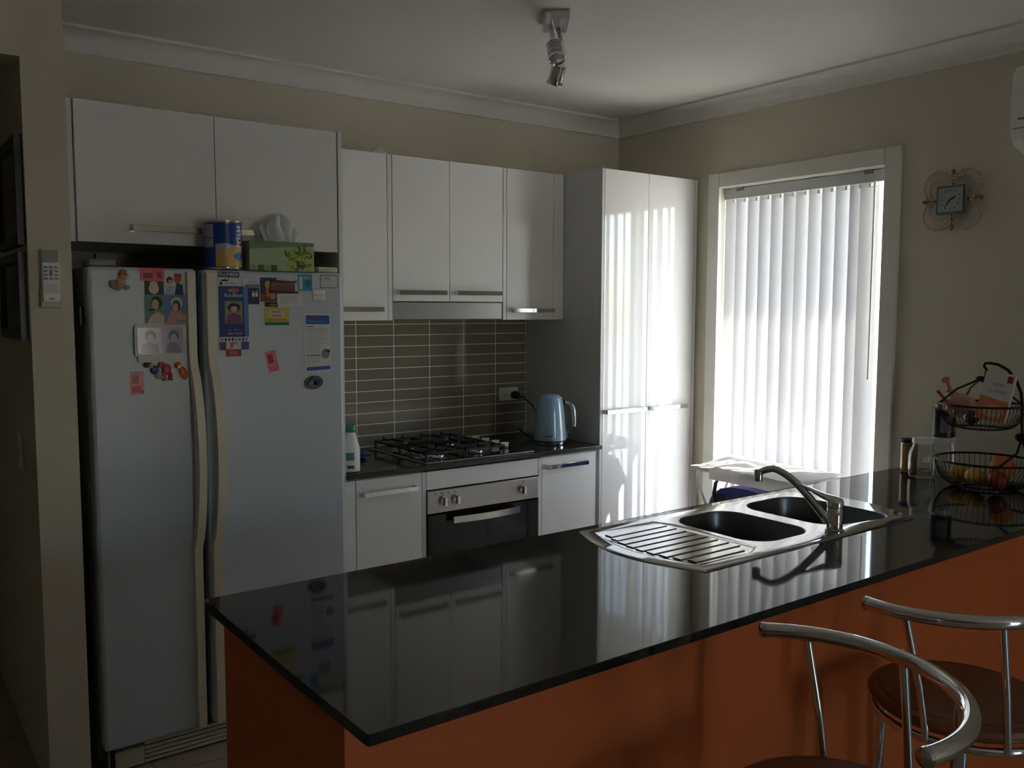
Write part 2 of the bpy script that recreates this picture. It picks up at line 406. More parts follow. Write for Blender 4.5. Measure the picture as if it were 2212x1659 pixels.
# pantry
pa = thing('pantry_cabinet', 'tall white gloss two-door pantry in the corner by the window', 'cabinet', (-0.33, -0.3, 0))
B('body', (-0.651, -0.577, 0.10), (-0.003, -0.010, 2.220), MELA, pa)
B('side_panel', (-0.668, -0.597, 0.0), (-0.652, -0.010, 2.2227), PANEL, pa, 0.001)
B('kickboard', (-0.651, -0.53, 0), (-0.003, -0.515, 0.10), MELA, pa)
d = door(pa, -0.650, -0.357-G/2, 0.105, 2.221, -0.597); bar_handle(d, -0.646, -0.377, 1.058, -0.597)
d = door(pa, -0.357+G/2, -0.026, 0.105, 2.221, -0.597); bar_handle(d, -0.334, -0.079, 1.056, -0.597)
B('filler_strip', (-0.0235, -0.597, 0.105), (-0.003, -0.579, 2.221), GLOSS, pa, 0.001)
# base cabinets
YB = -0.594
b1 = thing('base_cabinet', 'white single-door base cabinet between fridge and oven', 'cabinet', (-1.84, -0.3, 0), 'kitchen base cabinets')
B('body', (-2.015, -0.575, 0.10), (-1.665, -0.01, 0.879), MELA, b1)
B('filler_strip', (-2.015, YB, 0.10), (-1.972, -0.576, 0.870), GLOSS, b1, 0.001)
d = door(b1, -1.9685, -1.6655, 0.102, 0.870, YB); bar_handle(d, -1.947, -1.697, 0.812, YB)
B('kickboard', (-2.015, -0.52, 0), (-1.665, -0.505, 0.10), MELA, b1)
b2 = thing('oven_cabinet', 'white housing cabinet framing the built-in oven', 'cabinet', (-1.34, -0.3, 0), 'kitchen base cabinets')
for x in (-1.6635, -1.042): B('side_panel', (x, YB, 0.10), (x+0.0195, -0.01, 0.870), MELA, b2, 0.001)
B('rail_panel', (-1.642, YB, 0.792), (-1.044, -0.576, 0.870), GLOSS, b2, 0.001)
B('shelf', (-1.643, -0.57, 0.10), (-1.043, -0.01, 0.185), MELA, b2)
B('kickboard', (-1.6635, -0.52, 0), (-1.0225, -0.505, 0.10), MELA, b2)
b3 = thing('base_cabinet', 'white single-door base cabinet between oven and pantry', 'cabinet', (-0.85, -0.3, 0), 'kitchen base cabinets')
B('body', (-1.021, -0.575, 0.10), (-0.67, -0.01, 0.879), MELA, b3)
d = door(b3, -1.0205, -0.6905, 0.102, 0.870, YB); bar_handle(d, -1.007, -0.759, 0.826, YB)
B('filler_strip', (-0.688, -0.585, 0.10), (-0.669, -0.576, 0.870), PANEL, b3)
B('kickboard', (-1.021, -0.52, 0), (-0.67, -0.505, 0.10), MELA, b3)
# back benchtop
bt = B('benchtop', (-2.0155, -0.617, 0.88), (-0.669, -0.008, 0.90), STONE2, None, 0.002)
tag(bt, 'dark stone benchtop along the tiled splashback', 'benchtop')

# ------------------------------------------------------------------ oven
ov = thing('oven', 'built-in electric oven with steel control panel and black glass door', 'oven', (-1.343, -0.3, 0.185))
B('body', (-1.640, -0.575, 0.188), (-1.046, -0.03, 0.785), BLACKP, ov)
cp = B('control_panel', (-1.641, -0.600, 0.688), (-1.045, -0.576, 0.786), BRUSH, ov, 0.003)
for i, x in enumerate((-1.565, -1.501, -1.143)):
    bm = nb(); lathe(bm, [(0.0205, -0.602), (0.0205, -0.604), (0.017, -0.6045), (0.017, -0.612), (0.015, -0.613)], (x, 0, 0.738), 20, 'y')
    k = obj('knob', bm, CHROMED, ov)
    B('knob_grip', (x-0.005, -0.628, 0.738-0.019), (x+0.005, -0.611, 0.738+0.019), CHROME, k, 0.002)
for x in (-1.603, -1.571, -1.538, -1.503, -1.135):
    bm = nb(); lathe(bm, [(0.0028, -0.6015), (0.0028, -0.6005)], (x, 0, 0.772), 10, 'y'); obj('indicator_mark', bm, BLACKP, cp)
B('door', (-1.641, -0.600, 0.192), (-1.045, -0.577, 0.683), BLACKG, ov, 0.003)
bm = nb()
pts = []
for k in range(13):
    t = k/12; x = -1.530+0.355*t; y = -0.632 - 0.016*math.sin(math.pi*t); pts.append((x, y))
for (xa, ya), (xb, yb) in zip(pts, pts[1:]):
    vs = [bm.verts.new(p) for p in ((xa, ya, 0.642), (xb, yb, 0.642), (xb, yb, 0.670), (xa, ya, 0.670))]
    ws = [bm.verts.new(p) for p in ((xa, ya+0.008, 0.642), (xb, yb+0.008, 0.642), (xb, yb+0.008, 0.670), (xa, ya+0.008, 0.670))]
    bm.faces.new(vs); bm.faces.new(ws[::-1]); bm.faces.new((vs[0], ws[0], ws[1], vs[1])); bm.faces.new((vs[3], vs[2], ws[2], ws[3]))
bmesh.ops.remove_doubles(bm, verts=bm.verts[:], dist=1e-5)
for x in (-1.526, -1.188): box(bm, (x, -0.632, 0.649), (x+0.010, -0.599, 0.663))
obj('door_handle', bm, mat('satin_steel', (0.72, 0.70, 0.66), 0.22, 1.0, var=0.02), ov)

# ------------------------------------------------------------------ gas cooktop
ck = thing('gas_cooktop', 'four-burner black gas cooktop with steel frame and silver knobs', 'cooktop', (-1.35, -0.335, 0.90))
B('frame', (-1.640, -0.588, 0.9005), (-1.062, -0.085, 0.906), BRUSH, ck, 0.002)
B('glass_plate', (-1.630, -0.576, 0.9062), (-1.072, -0.095, 0.9075), BLACKG, ck)
for (x, y, r) in ((-1.535, -0.235, 0.042), (-1.535, -0.465, 0.058), (-1.315, -0.235, 0.042), (-1.315, -0.465, 0.045)):
    bm = nb(); lathe(bm, [(r+0.028, 0.908), (r+0.022, 0.911), (r, 0.913), (r, 0.919), (r-0.004, 0.9225)], (x, y, 0), 28)
    bn = obj('burner_ring', bm, CHROMED, ck)
    bm = nb(); lathe(bm, [(r-0.008, 0.9227), (r-0.006, 0.927), (r-0.012, 0.930), (0.001, 0.9305)], (x, y, 0), 24); obj('burner_cap', bm, BLACK, bn)
def trivet(x0, x1, y0, y1, cs):
    bm = nb(); z0, z1 = 0.936, 0.944; w_ = 0.008
    for lo, hi in (((x0, y0, z0), (x1, y0+w_, z1)), ((x0, y1-w_, z0), (x1, y1, z1)), ((x0, y0, z0), (x0+w_, y1, z1)), ((x1-w_, y0, z0), (x1, y1, z1))):
        box(bm, lo, hi)
    for cx_, cy_ in cs:
        for dx, dy in ((1, 0), (-1, 0), (0, 1), (0, -1)):
            ex = x1 if dx > 0 else x0; ey = y1 if dy > 0 else y0
            if dx: box(bm, (min(cx_+dx*0.022, ex), cy_-w_/2, z0), (max(cx_+dx*0.022, ex), cy_+w_/2, z1+0.004))
            else: 
                if (dy > 0 and cy_ == max(c[1] for c in cs)) or (dy < 0 and cy_ == min(c[1] for c in cs)):
                    box(bm, (cx_-w_/2, min(cy_+dy*0.022, ey), z0), (cx_+w_/2, max(cy_+dy*0.022, ey), z1+0.004))
                else: box(bm, (cx_-w_/2, min(cy_+dy*0.022, cy_+dy*0.10), z0), (cx_+w_/2, max(cy_+dy*0.022, cy_+dy*0.10), z1+0.004))
    for x in (x0, x1-w_):
        for y in (y0, (y0+y1)/2, y1-w_): box(bm, (x, y, 0.9076), (x+w_, y+w_, z0+0.001))
    # upright finger tips at the back corners
    for x in (x0+0.05, x1-0.05):
        for y in (y1-0.004, y0+0.004):
            prism(bm, [(x-0.010, 0.944), (x+0.012, 0.944), (x-0.006, 0.957)], lambda u, v, dd, y=y: (u, y+dd, v), -0.004, 0.004)
    obj('trivet', bm, BLACK, ck)
trivet(-1.628, -1.428, -0.565, -0.105, [(-1.535, -0.235), (-1.535, -0.465)])
trivet(-1.424, -1.212, -0.565, -0.105, [(-1.315, -0.235), (-1.315, -0.465)])
for x, y in ((-1.130, -0.205), (-1.128, -0.285), (-1.127, -0.365), (-1.130, -0.445)):
    bm = nb(); lathe(bm, [(0.019, 0.9077), (0.019, 0.913), (0.016, 0.914)], (x, y, 0), 20); k = obj('knob', bm, BLACKP, ck)
    bm = nb(); prism(bm, [(-0.016, 0.9142), (0.016, 0.9142), (0.018, 0.934), (-0.018, 0.934)], lambda u, v, dd, x=x, y=y: (x+u*0.93-dd*0.2, y-u*0.37+dd*0.9, v), -0.006, 0.006)
    obj('knob_grip', bm, mat('knob_satin', (0.85, 0.83, 0.78), 0.35, 0.3), k)
B('badge', (-1.118, -0.545, 0.9078), (-1.082, -0.528, 0.9085), CHROME, ck)

# ------------------------------------------------------------------ fridge
fr = thing('fridge', 'white side-by-side fridge covered with photos and magnets', 'fridge', (-2.52, -0.38, 0))
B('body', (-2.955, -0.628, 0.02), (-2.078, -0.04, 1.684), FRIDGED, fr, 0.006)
for nm, x0, x1 in (('freezer_door', -2.952, -2.6125), ('fridge_door', -2.5935, -2.076)):
    dd = B(nm, (x0, -0.720, 0.092), (x1, -0.640, 1.686), FRIDGE, fr, 0.012)
    B('gasket', (x0+0.012, -0.641, 0.10), (x1-0.012, -0.627, 1.676), GASKET, dd)
B('centre_strip', (-2.614, -0.66, 0.10), (-2.592, -0.627, 1.68), GASKET, fr)
def fridge_handle(x0, x1, s):
    bm = nb(); n = 40; rows = []
    for k in range(n+1):
        z = 0.10 + (1.674-0.10)*k/n
        t = (z-0.735)/(1.365-0.735)
        bow = 0.0
        if 0 < t < 1: bow = math.sin(math.pi*t)**0.6
        yo = -0.722-0.012-0.038*bow
        sh = 0.012*bow*s
        rows.append([bm.verts.new(p) for p in ((x0+sh, -0.7205+(-0.02*bow), z), (x0+sh+0.004, yo, z), (x1+sh-0.004, yo, z), (x1+sh, -0.7205+(-0.02*bow), z))])
    for A, Bq in zip(rows, rows[1:]):
        for i in range(4): bm.faces.new((A[i], A[(i+1) % 4], Bq[(i+1) % 4], Bq[i]))
    bm.faces.new(rows[0]); bm.faces.new(rows[-1][::-1])
    o = obj('door_handle', bm, FRIDGEH, fr); o['label'] = 'long cream plastic door handle'
fridge_handle(-2.652, -2.618, 1); fridge_handle(-2.588, -2.550, 1)
B('hinge_cover', (-2.945, -0.70, 1.687), (-2.862, -0.60, 1.711), FRIDGED, fr, 0.006)
B('hinge_cover', (-2.165, -0.70, 1.687), (-2.085, -0.58, 1.708), FRIDGEH, fr, 0.006)
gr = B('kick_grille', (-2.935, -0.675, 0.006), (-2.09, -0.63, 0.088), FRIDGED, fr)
for i in range(5): B('grille_slat', (-2.82, -0.690, 0.010+0.0155*i), (-2.10, -0.672, 0.019+0.0155*i), FRIDGEH, gr)
B('grille_end', (-2.935, -0.692, 0.008), (-2.822, -0.674, 0.070), FRIDGEH, gr, 0.003)
bm = nb(); lathe(bm, [(0.014, 0.0), (0.014, 0.02), (0.008, 0.021), (0.008, 0.085)], (-2.925, -0.70, 0), 14); obj('foot', bm, BLACKP, fr)
bm = nb(); text_bm(bm, 'Whirlpool', 0.0115, lambda u, v: (-2.172+u, -0.7235, 1.604+v))
bd = B('brand_badge', (-2.197, -0.7225, 1.583), (-2.150, -0.7195, 1.625), mat('badge_silver', (0.62, 0.63, 0.63), 0.25, 0.6), fr, 0.002)
obj('lettering', bm, CHROME, bd, False)
bm = nb(); prism(bm, rrect(-2.966, 1.50, -2.953, 1.56, 0.004), lambda u, v, dd: (u, dd, v), -0.66, -0.655)
obj('side_latch', bm, BLACKP, fr)

# ------------------------------------------------------------------ things stuck on the fridge doors
YD = -0.7202
def card(name, label, cat, x0, x1, z0, z1, mt, prints=(), lvl=0, rot=0.0, outline=None, group=None, th=0.0007):
    cx_, cz_ = (x0+x1)/2, (z0+z1)/2; w_, h_ = x1-x0, z1-z0; y0 = YD - 0.0016*lvl
    c_, s_ = math.cos(rot), math.sin(rot)
    def fn(u, v, dd):
        px, pz = (u-0.5)*w_, (v-0.5)*h_
        return (cx_+px*c_-pz*s_, y0-dd, cz_+px*s_+pz*c_)
    bm = nb(); prism(bm, outline or [(0, 0), (1, 0), (1, 1), (0, 1)], fn, 0.0, th)
    o = tag(obj(name, bm, mt, None, False), label, cat, group)
    for i, pr in enumerate(prints):
        kind = pr[0]; pmt = pr[-1]; bm = nb(); d0 = th-0.0001; d1 = th+0.00025+0.00012*i
        if kind == 'r': prism(bm, [(pr[1], pr[2]), (pr[3], pr[2]), (pr[3], pr[4]), (pr[1], pr[4])], fn, d0, d1)
        elif kind == 'e': prism(bm, ell(pr[1], pr[2], pr[3], pr[4], 18), fn, d0, d1)
        elif kind == 'p': prism(bm, pr[1], fn, d0, d1)
        elif kind == 'l':                                   # lines of small print
            _, u0, u1, vs, hh, _m = pr
            for j, v in enumerate(vs):
                ue = u1 - (0.12*(u1-u0))*((j*37) % 5)/4.0
                prism(bm, [(u0, v), (ue, v), (ue, v+hh), (u0, v+hh)], fn, d0, d1)
        elif kind == 't':
            _, body, u, v, size, trot, _m = pr
            ct, st = math.cos(trot), math.sin(trot)
            text_bm(bm, body, size, lambda a, b, u=u, v=v: fn(u+(a*ct-b*st)/w_, v+(a*st+b*ct)/h_, d1))
        obj({'t': 'lettering', 'l': 'print_lines'}.get(kind, 'print'), bm, pmt, o, False)
    return o
INK = pm('ink_black', 30, 30, 32); NAVY = pm('ink_navy', 28, 42, 92); BLUE = pm('ink_blue', 30, 84, 160); RED = pm('ink_red', 160, 36, 56)
PINK = pm('coupon_pink', 224, 106, 112); PINKL = pm('coupon_pale', 236, 160, 158); MAROON = pm('ink_maroon', 150, 52, 64); SKIN = pm('ink_skin', 206, 166, 144)
HAIR = pm('ink_hair', 44, 36, 36); TEALD = pm('ink_teal_dark', 40, 66, 64); TEAL = pm('ink_teal', 104, 138, 134); LAV = pm('ink_lavender', 170, 160, 188); PURP = pm('ink_purple', 122, 70, 118)
YEL = pm('ink_yellow', 204, 186, 60); GRN = pm('ink_green', 24, 110, 78); CYAN = pm('ink_cyan', 44, 140, 176); WHT = pm('ink_white', 226, 224, 222); GREY = pm('ink_grey', 130, 130, 134); ORG = pm('ink_orange', 206, 104, 56); BLUEL = pm('ink_light_blue', 90, 124, 176); CREAM = pm('ink_cream', 212, 192, 170); BRN = pm('ink_brown', 120, 74, 46); PINKP = pm('ink_rose', 196, 140, 132)
# photos at the top of the freezer door
card('photo_print', 'photo of a small white dog on dark green, left of the family photos', 'photo', -2.782, -2.721, 1.599, 1.645, TEALD, [('e', .48, .42, .26, .40, CREAM), ('e', .48, .78, .2, .16, CREAM)], 0, group='photos on the freezer door')
card('photo_print', 'photo of man in cap holding a dark-haired child, top of freezer door', 'photo', -2.721, -2.653, 1.599, 1.678, PAPER, [('p', [(.5, 0), (.92, 0), (.9, .42), (.6, .5)], NAVY), ('e', .66, .66, .17, .2, pm('ink_tan', 170, 84, 66)), ('p', [(.48, .76), (.86, .70), (.84, .88), (.5, .9)], RED), ('p', [(.06, 0), (.5, 0), (.46, .36), (.14, .4)], pm('ink_pale_blue', 176, 184, 198)), ('e', .28, .6, .15, .15, HAIR), ('e', .30, .55, .09, .09, SKIN)], 0, group='photos on the freezer door')
card('photo_print', 'pale green portrait photo of a girl leaning on her hand', 'photo', -2.784, -2.7175, 1.504, 1.599, TEAL, [('p', [(.1, 0), (.95, 0), (.92, .28), (.6, .42), (.3, .26)], CREAM), ('e', .58, .72, .26, .22, HAIR), ('e', .52, .66, .17, .18, SKIN), ('p', [(.18, .44), (.5, .46), (.48, .52), (.2, .5)], HAIR)], 0, group='photos on the freezer door')
card('photo_print', 'portrait photo of a child in a white hat on blue', 'photo', -2.717, -2.653, 1.501, 1.599, BLUEL, [('p', [(.0, 0), (1, 0), (1, .3), (.7, .48), (.2, .44)], PINKP), ('e', .56, .72, .3, .2, CREAM), ('e', .54, .62, .2, .2, HAIR), ('e', .5, .57, .14, .15, SKIN), ('p', [(.5, .02), (1, .02), (1, .14), (.5, .14)], pm('ink_sage', 150, 160, 148))], 0, group='photos on the freezer door')
card('coupon', 'horizontal pink coupon overlapping the top of the photos', 'coupon', -2.795, -2.718, 1.643, 1.6845, PINK, [('r', .14, .2, .52, .62, MAROON), ('t', '000', .33, .78, .014, 0, PINKL), ('r', .7, .22, .88, .7, MAROON)], 1, rot=-0.02, group='pink coupons')
card('coupon', 'faded upright pink coupon low on the freezer door', 'coupon', -2.836, -2.793, 1.272, 1.349, PINKL, [('r', .18, .5, .62, .84, pm('ink_faded', 190, 130, 130)), ('r', .12, .1, .8, .36, PINK), ('p', [(.72, .02), (.98, .1), (.98, .22)], MAROON)], 0, rot=0.01, group='pink coupons')
card('coupon', 'tilted red coupon alone in the middle of the fridge door', 'coupon', -2.375, -2.337, 1.329, 1.404, PINK, [('r', .16, .42, .64, .84, MAROON), ('t', '000', .80, .66, .014, -1.571, PINKL), ('l', .22, .8, (.30, .36), .02, PINKL)], 0, rot=0.21, group='pink coupons')
# magnet photo frame shaped like a television
pf = thing('magnet_photo_frame', 'grey TV-shaped magnetic frame holding two purple portraits', 'photo frame', (-2.739, -0.725, 1.376))
bm = nb()
outer = []
for k in range(4):
    pass
prism(bm, rrect(-2.8205, 1.3965, -2.6575, 1.4985, 0.010), lambda u, v, dd: (u, YD-0.002-dd, v), 0.0, 0.010); obj('frame', bm, mat('frame_pewter', S(150, 146, 134), 0.4, 0.3), pf, False)
bm = nb(); prism(bm, [(-2.809, 1.378), (-2.671, 1.376), (-2.669, 1.3965), (-2.811, 1.3965)], lambda u, v, dd: (u, YD-0.002-dd, v), 0.0, 0.009); obj('base', bm, mat('frame_pewter', S(150, 146, 134), 0.4, 0.3), pf, False)
for nm, x0, x1, c1 in (('portrait', -2.812, -2.7355, pm('ink_lilac_pale', 206, 190, 208)), ('portrait', -2.7335, -2.667, LAV)):
    f_ = lambda u, v, dd: (u, YD-0.012-dd, v)
    bm = nb(); prism(bm, rrect(x0, 1.405, x1, 1.4905, 0.006), f_, 0, 0.0006); p_ = obj(nm, bm, c1, pf, False)
    xc = (x0+x1)/2
    bm = nb(); prism(bm, [(x0+.008, 1.407), (x1-.008, 1.407), (x1-.014, 1.436), (xc, 1.444), (x0+.014, 1.436)], f_, 0.0006, 0.0009); obj('print', bm, PURP, p_, False)
    bm = nb(); prism(bm, ell(xc+.003, 1.463, .017, .020), f_, 0.0006, 0.0010); obj('print', bm, HAIR, p_, False)
    bm = nb(); prism(bm, ell(xc+.003, 1.456, .0115, .0135), f_, 0.0006, 0.0012); obj('print', bm, mat('ink_face_lilac', S(190, 168, 184), .6), p_, False)
bm = nb(); prism(bm, rrect(-2.811, 1.404, -2.667, 1.4915, 0.007), lambda u, v, dd: (u, YD-0.0150-dd, v), 0, 0.0008); obj('cover_pane', bm, glassy('frame_acrylic', (0.97, .97, .97), 0.7, 0.12), pf, False)
# figure magnets (soft plastic reliefs)
def figure_magnet(label, blobs):
    c0 = blobs[0][1]
    r_ = thing('figure_magnet', label, 'magnet', (c0[0], YD-0.001, c0[1]-0.03), 'figure magnets on the freezer door')
    for nm, c, rx, rz, mt, rot in blobs:
        bm = nb(); ret = bmesh.ops.create_icosphere(bm, subdivisions=2, radius=1.0)
        for v in bm.verts:
            px, pz = v.co.x*rx, v.co.z*rz
            v.co = Vector((c[0]+px*math.cos(rot)-pz*math.sin(rot), YD-0.0055+v.co.y*0.0045, c[1]+px*math.sin(rot)+pz*math.cos(rot)))
        obj(nm, bm, mt, r_)
TANM = pm('magnet_tan', 170, 128, 92, .4); GREYM = pm('magnet_grey', 150, 140, 126, .4); HATB = pm('magnet_hat_brown', 150, 96, 52, .4); REDM = pm('magnet_red', 188, 62, 78, .3); ORGM = pm('magnet_orange', 222, 110, 30, .3); BLUM = pm('magnet_blue', 58, 50, 112, .3); BRNM = pm('magnet_brown', 98, 76, 62, .4); OLV = pm('magnet_olive', 150, 148, 128, .4)
figure_magnet('tan teddy bear magnet with brown hat near the freezer hinge', [('body', (-2.857, 1.634), .017, .019, TANM, 0.1), ('head', (-2.848, 1.655), .013, .012, TANM, 0), ('hat', (-2.847, 1.668), .012, .011, HATB, -0.1), ('hat_brim', (-2.847, 1.661), .019, .004, HATB, -0.1), ('leg', (-2.838, 1.620), .012, .008, GREYM, 0.2), ('leg', (-2.866, 1.618), .013, .008, GREYM, -.2), ('paw', (-2.879, 1.630), .010, .015, GREYM, 0.2)])
figure_magnet('figure magnet with brown hat and dark blue top under the frame', [('body', (-2.759, 1.352), .015, .015, BLUM, 0.5), ('head', (-2.771, 1.366), .009, .009, SKIN, 0), ('hat', (-2.781, 1.370), .013, .010, BRNM, 0.6), ('skirt', (-2.747, 1.336), .014, .011, OLV, 0.7), ('foot', (-2.738, 1.326), .008, .006, OLV, 0.7)])
figure_magnet('red four-legged animal magnet between the other two figures', [('body', (-2.721, 1.352), .016, .019, REDM, 0), ('head', (-2.738, 1.368), .011, .010, REDM, 0.4), ('ear', (-2.735, 1.379), .005, .005, REDM, 0), ('leg', (-2.730, 1.330), .007, .014, REDM, 0), ('leg', (-2.709, 1.330), .007, .014, REDM, 0), ('hoof', (-2.730, 1.319), .0085, .005, REDM, 0), ('hoof', (-2.709, 1.319), .0085, .005, REDM, 0)])
figure_magnet('orange figure magnet with round cap beside the handle', [('body', (-2.667, 1.338), .013, .025, ORGM, 0.35), ('head', (-2.681, 1.361), .008, .008, CREAM, 0), ('cap', (-2.683, 1.369), .010, .007, ORGM, 0), ('hair', (-2.689, 1.362), .005, .007, HATB, 0)])
# papers on the fridge door
card('business_card_magnet', 'white plumber business card magnet with navy heading', 'card', -2.542, -2.468, 1.624, 1.679, PAPER, [('r', 0, .66, 1, 1, NAVY), ('t', 'PLUMBER', .5, .83, .0165, 0, WHT), ('p', [(.06, .46), (.34, .56), (.42, .5), (.52, .62), (.46, .42), (.2, .42)], INK), ('r', .08, .2, .2, .36, INK), ('l', .28, .8, (.26, .33), .03, GREY), ('t', '1300 303 090', .58, .09, .0095, 0, INK)], 1, rot=-0.01)
card('leaflet', 'tall dark blue kindergarten leaflet with a child portrait', 'leaflet', -2.541, -2.439, 1.456, 1.630, pm('leaflet_blue', 26, 58, 124), [('t', 'Kindikids', .52, .82, .0185, 0, WHT), ('p', [(.3, .9), (.46, .88), (.46, .96), (.32, .95)], ORG), ('p', [(.54, .88), (.7, .9), (.68, .95), (.54, .96)], ORG), ('p', [(.48, .86), (.52, .86), (.51, .98), (.49, .98)], YEL), ('r', .19, .26, .79, .71, pm('photo_olive', 146, 138, 116)), ('p', [(.22, .26), (.76, .26), (.72, .42), (.5, .48), (.3, .44)], PURP), ('e', .5, .58, .22, .09, HAIR), ('e', .5, .55, .12, .06, SKIN), ('t', 'my  centre', .5, .14, .010, 0, PINKP), ('t', 'early  minds', .5, .07, .0105, 0, WHT), ('p', [(.86, 0), (.98, 0), (.98, 1), (.82, 1)], BLUEL)], 2)
card('photo_strip', 'strip of children photos on blue under the tall leaflet', 'leaflet', -2.541, -2.439, 1.411, 1.456, pm('strip_blue', 74, 80, 136), [('r', 0, .62, 1, 1, PAPER)] + [('e', .08+.12*i, .8, .035, .14, (ORG, HAIR, BRN, INK, GREY, TEAL, HAIR, BLUEL)[i]) for i in range(8)], 1)
card('business_card_magnet', 'white and crimson card magnet hanging below the blue strip', 'card', -2.521, -2.468, 1.389, 1.442, PAPER, [('r', 0, 0, 1, .46, RED), ('p', [(.24, .56), (.3, .54), (.5, .9), (.44, .94)], RED), ('p', [(.46, .56), (.52, .6), (.3, .9), (.24, .86)], RED), ('l', .46, .78, (.78, .86), .03, INK), ('l', .2, .8, (.12, .22, .32), .03, PINKL)], 3)
card('flyer', 'navy and white safety flyer with three people symbols', 'flyer', -2.455, -2.398, 1.569, 1.657, PAPER, [('r', .12, 0, 1, .78, NAVY), ('r', .12, .64, .98, .76, GREY), ('l', .3, .95, (.84, .9), .02, GREY)] + [z for u in (.2, .62, .82) for z in (('e', u, .50, .05, .035, WHT), ('p', [(u-.07, .3), (u+.07, .3), (u+.09, .45), (u-.09, .45)], WHT))], 1)
card('poster_print', 'colourful picture of a golden figure on dark blue', 'picture', -2.394, -2.333, 1.578, 1.663, pm('poster_indigo', 52, 52, 92), [('p', [(.0, 0), (1, 0), (1, .2), (.7, .5), (.3, .3), (0, .36)], BRN), ('e', .52, .5, .2, .34, ORG), ('e', .46, .72, .18, .16, YEL), ('e', .76, .24, .16, .14, PINKP)], 0)
tr = thing('tram_magnet', 'dark red tram-shaped souvenir magnet', 'magnet', (-2.307, YD-0.005, 1.609))
f_ = lambda u, v, dd: (-2.359+u*0.104, YD-0.0015-dd, 1.609+v*0.046)
bm = nb(); prism(bm, [(.02, .16), (.88, .1), (.86, .76), (.86, .86), (.04, .9), (.0, .5)], f_, 0, .007); obj('body', bm, pm('tram_red', 120, 40, 44, .4), tr, False)
bm = nb(); prism(bm, [(-.02, .86), (.92, .82), (.94, .98), (.86, .92), (.06, 1.0)], f_, 0, .009); obj('roof', bm, pm('tram_dark', 46, 32, 32), tr, False)
for i in range(6):
    bm = nb(); u0 = .06+.13*i; prism(bm, [(u0, .5), (u0+.09, .5), (u0+.09, .76), (u0, .76)], f_, .007, .0078); obj('pane', bm, pm('tram_pane', 120, 90, 88), tr, False)
bm = nb(); prism(bm, [(0, .0), (.98, -.02), (1.0, .12), (.02, .2)], f_, 0, .010); obj('rail_base', bm, pm('tram_dark', 46, 32, 32), tr, False)
card('note_paper', 'tilted white handwritten note under the tram magnet', 'note', -2.334, -2.240, 1.560, 1.608, PAPER, [('l', .12, .86, (.3, .45, .6, .75), .025, GREY)], 3, rot=0.10)
card('flyer', 'yellow flyer with black top and green bottom stripe', 'flyer', -2.379, -2.290, 1.495, 1.577, YEL, [('r', 0, .8, .62, 1, INK), ('t', 'PORT', .36, .87, .010, 0, WHT), ('r', 0, 0, 1, .13, GRN), ('r', .16, .34, .84, .66, CREAM), ('l', .28, .68, (.4, .56), .03, INK), ('l', .08, .92, (.18, .24), .02, BRN)], 1)
card('card_magnet', 'small teal card magnet with a white side stripe', 'card', -2.253, -2.199, 1.619, 1.677, CYAN, [('r', 0, 0, 1, 1, CYAN), ('r', .10, .1, .32, .86, PAPER), ('e', .7, .45, .2, .26, pm('ink_deep_teal', 24, 96, 128)), ('l', .4, .9, (.74, .82), .03, WHT)], 0)
card('card_magnet', 'rounded white CARE card magnet in the top right door corner', 'card', -2.167, -2.096, 1.630, 1.677, pm('care_border', 62, 66, 76), [('p', rrect(.035, .05, .965, .95, .10, 4), pm('care_white', 204, 206, 208)), ('t', 'CARE', .3, .73, .0135, 0, NAVY), ('l', .08, .9, (.2, .32, .46, .56), .02, GREY)], 0, outline=rrect(0, 0, 1, 1, .13, 4))
card('letter', 'long white letter with blue header and footer bands', 'letter', -2.232, -2.129, 1.320, 1.536, PAPER, [('p', [(.06, .82), (.96, .82), (.95, .97), (.06, .97)], BLUE), ('l', .14, .62, (.92,), .025, MAROON), ('l', .14, .86, (.845, .87), .012, BLUEL), ('p', [(.08, .03), (.98, .05), (.98, .11), (.08, .09)], BLUE), ('l', .07, .36, (.775,), .012, INK), ('l', .07, .95, (.74, .72, .69, .66, .62, .59, .56, .52, .49), .006, GREY), ('l', .07, .6, (.46, .43, .40, .37, .34), .006, GREY), ('l', .07, .6, (.29,), .012, INK), ('l', .07, .6, (.26, .23, .20, .17), .006, GREY), ('e', .8, .32, .15, .085, GREY), ('p', [(.7, .36), (.95, .39), (.97, .33), (.8, .36)], INK)], 0, rot=-0.008)
ovm = thing('oval_magnet', 'oval teal souvenir magnet below the long letter', 'magnet', (-2.200, YD-0.004, 1.258))
bm = nb(); f_ = lambda u, v, dd: (-2.200+u, YD-dd, 1.284+v)
prism(bm, ell(0, 0, .037, .025, 28, .08), f_, 0.0005, .006); obj('base', bm, pm('oval_teal', 66, 96, 94, .3), ovm, False)
for nm, pts_, mt in (('print', [(-.03, -.004), (-.012, .02), (.004, .022), (-.018, .0), (-.02, -.012)], INK), ('print', ell(.014, .0, .014, .012), NAVY), ('print', [(-.02, -.018), (.022, -.016), (.012, -.008), (.004, .012), (.0, -.006), (-.012, -.008)], BRN), ('print', ell(-.012, -.004, .008, .009), TEAL)):
    bm = nb(); prism(bm, pts_, f_, .006, .0066); obj(nm, bm, mt, ovm, False)

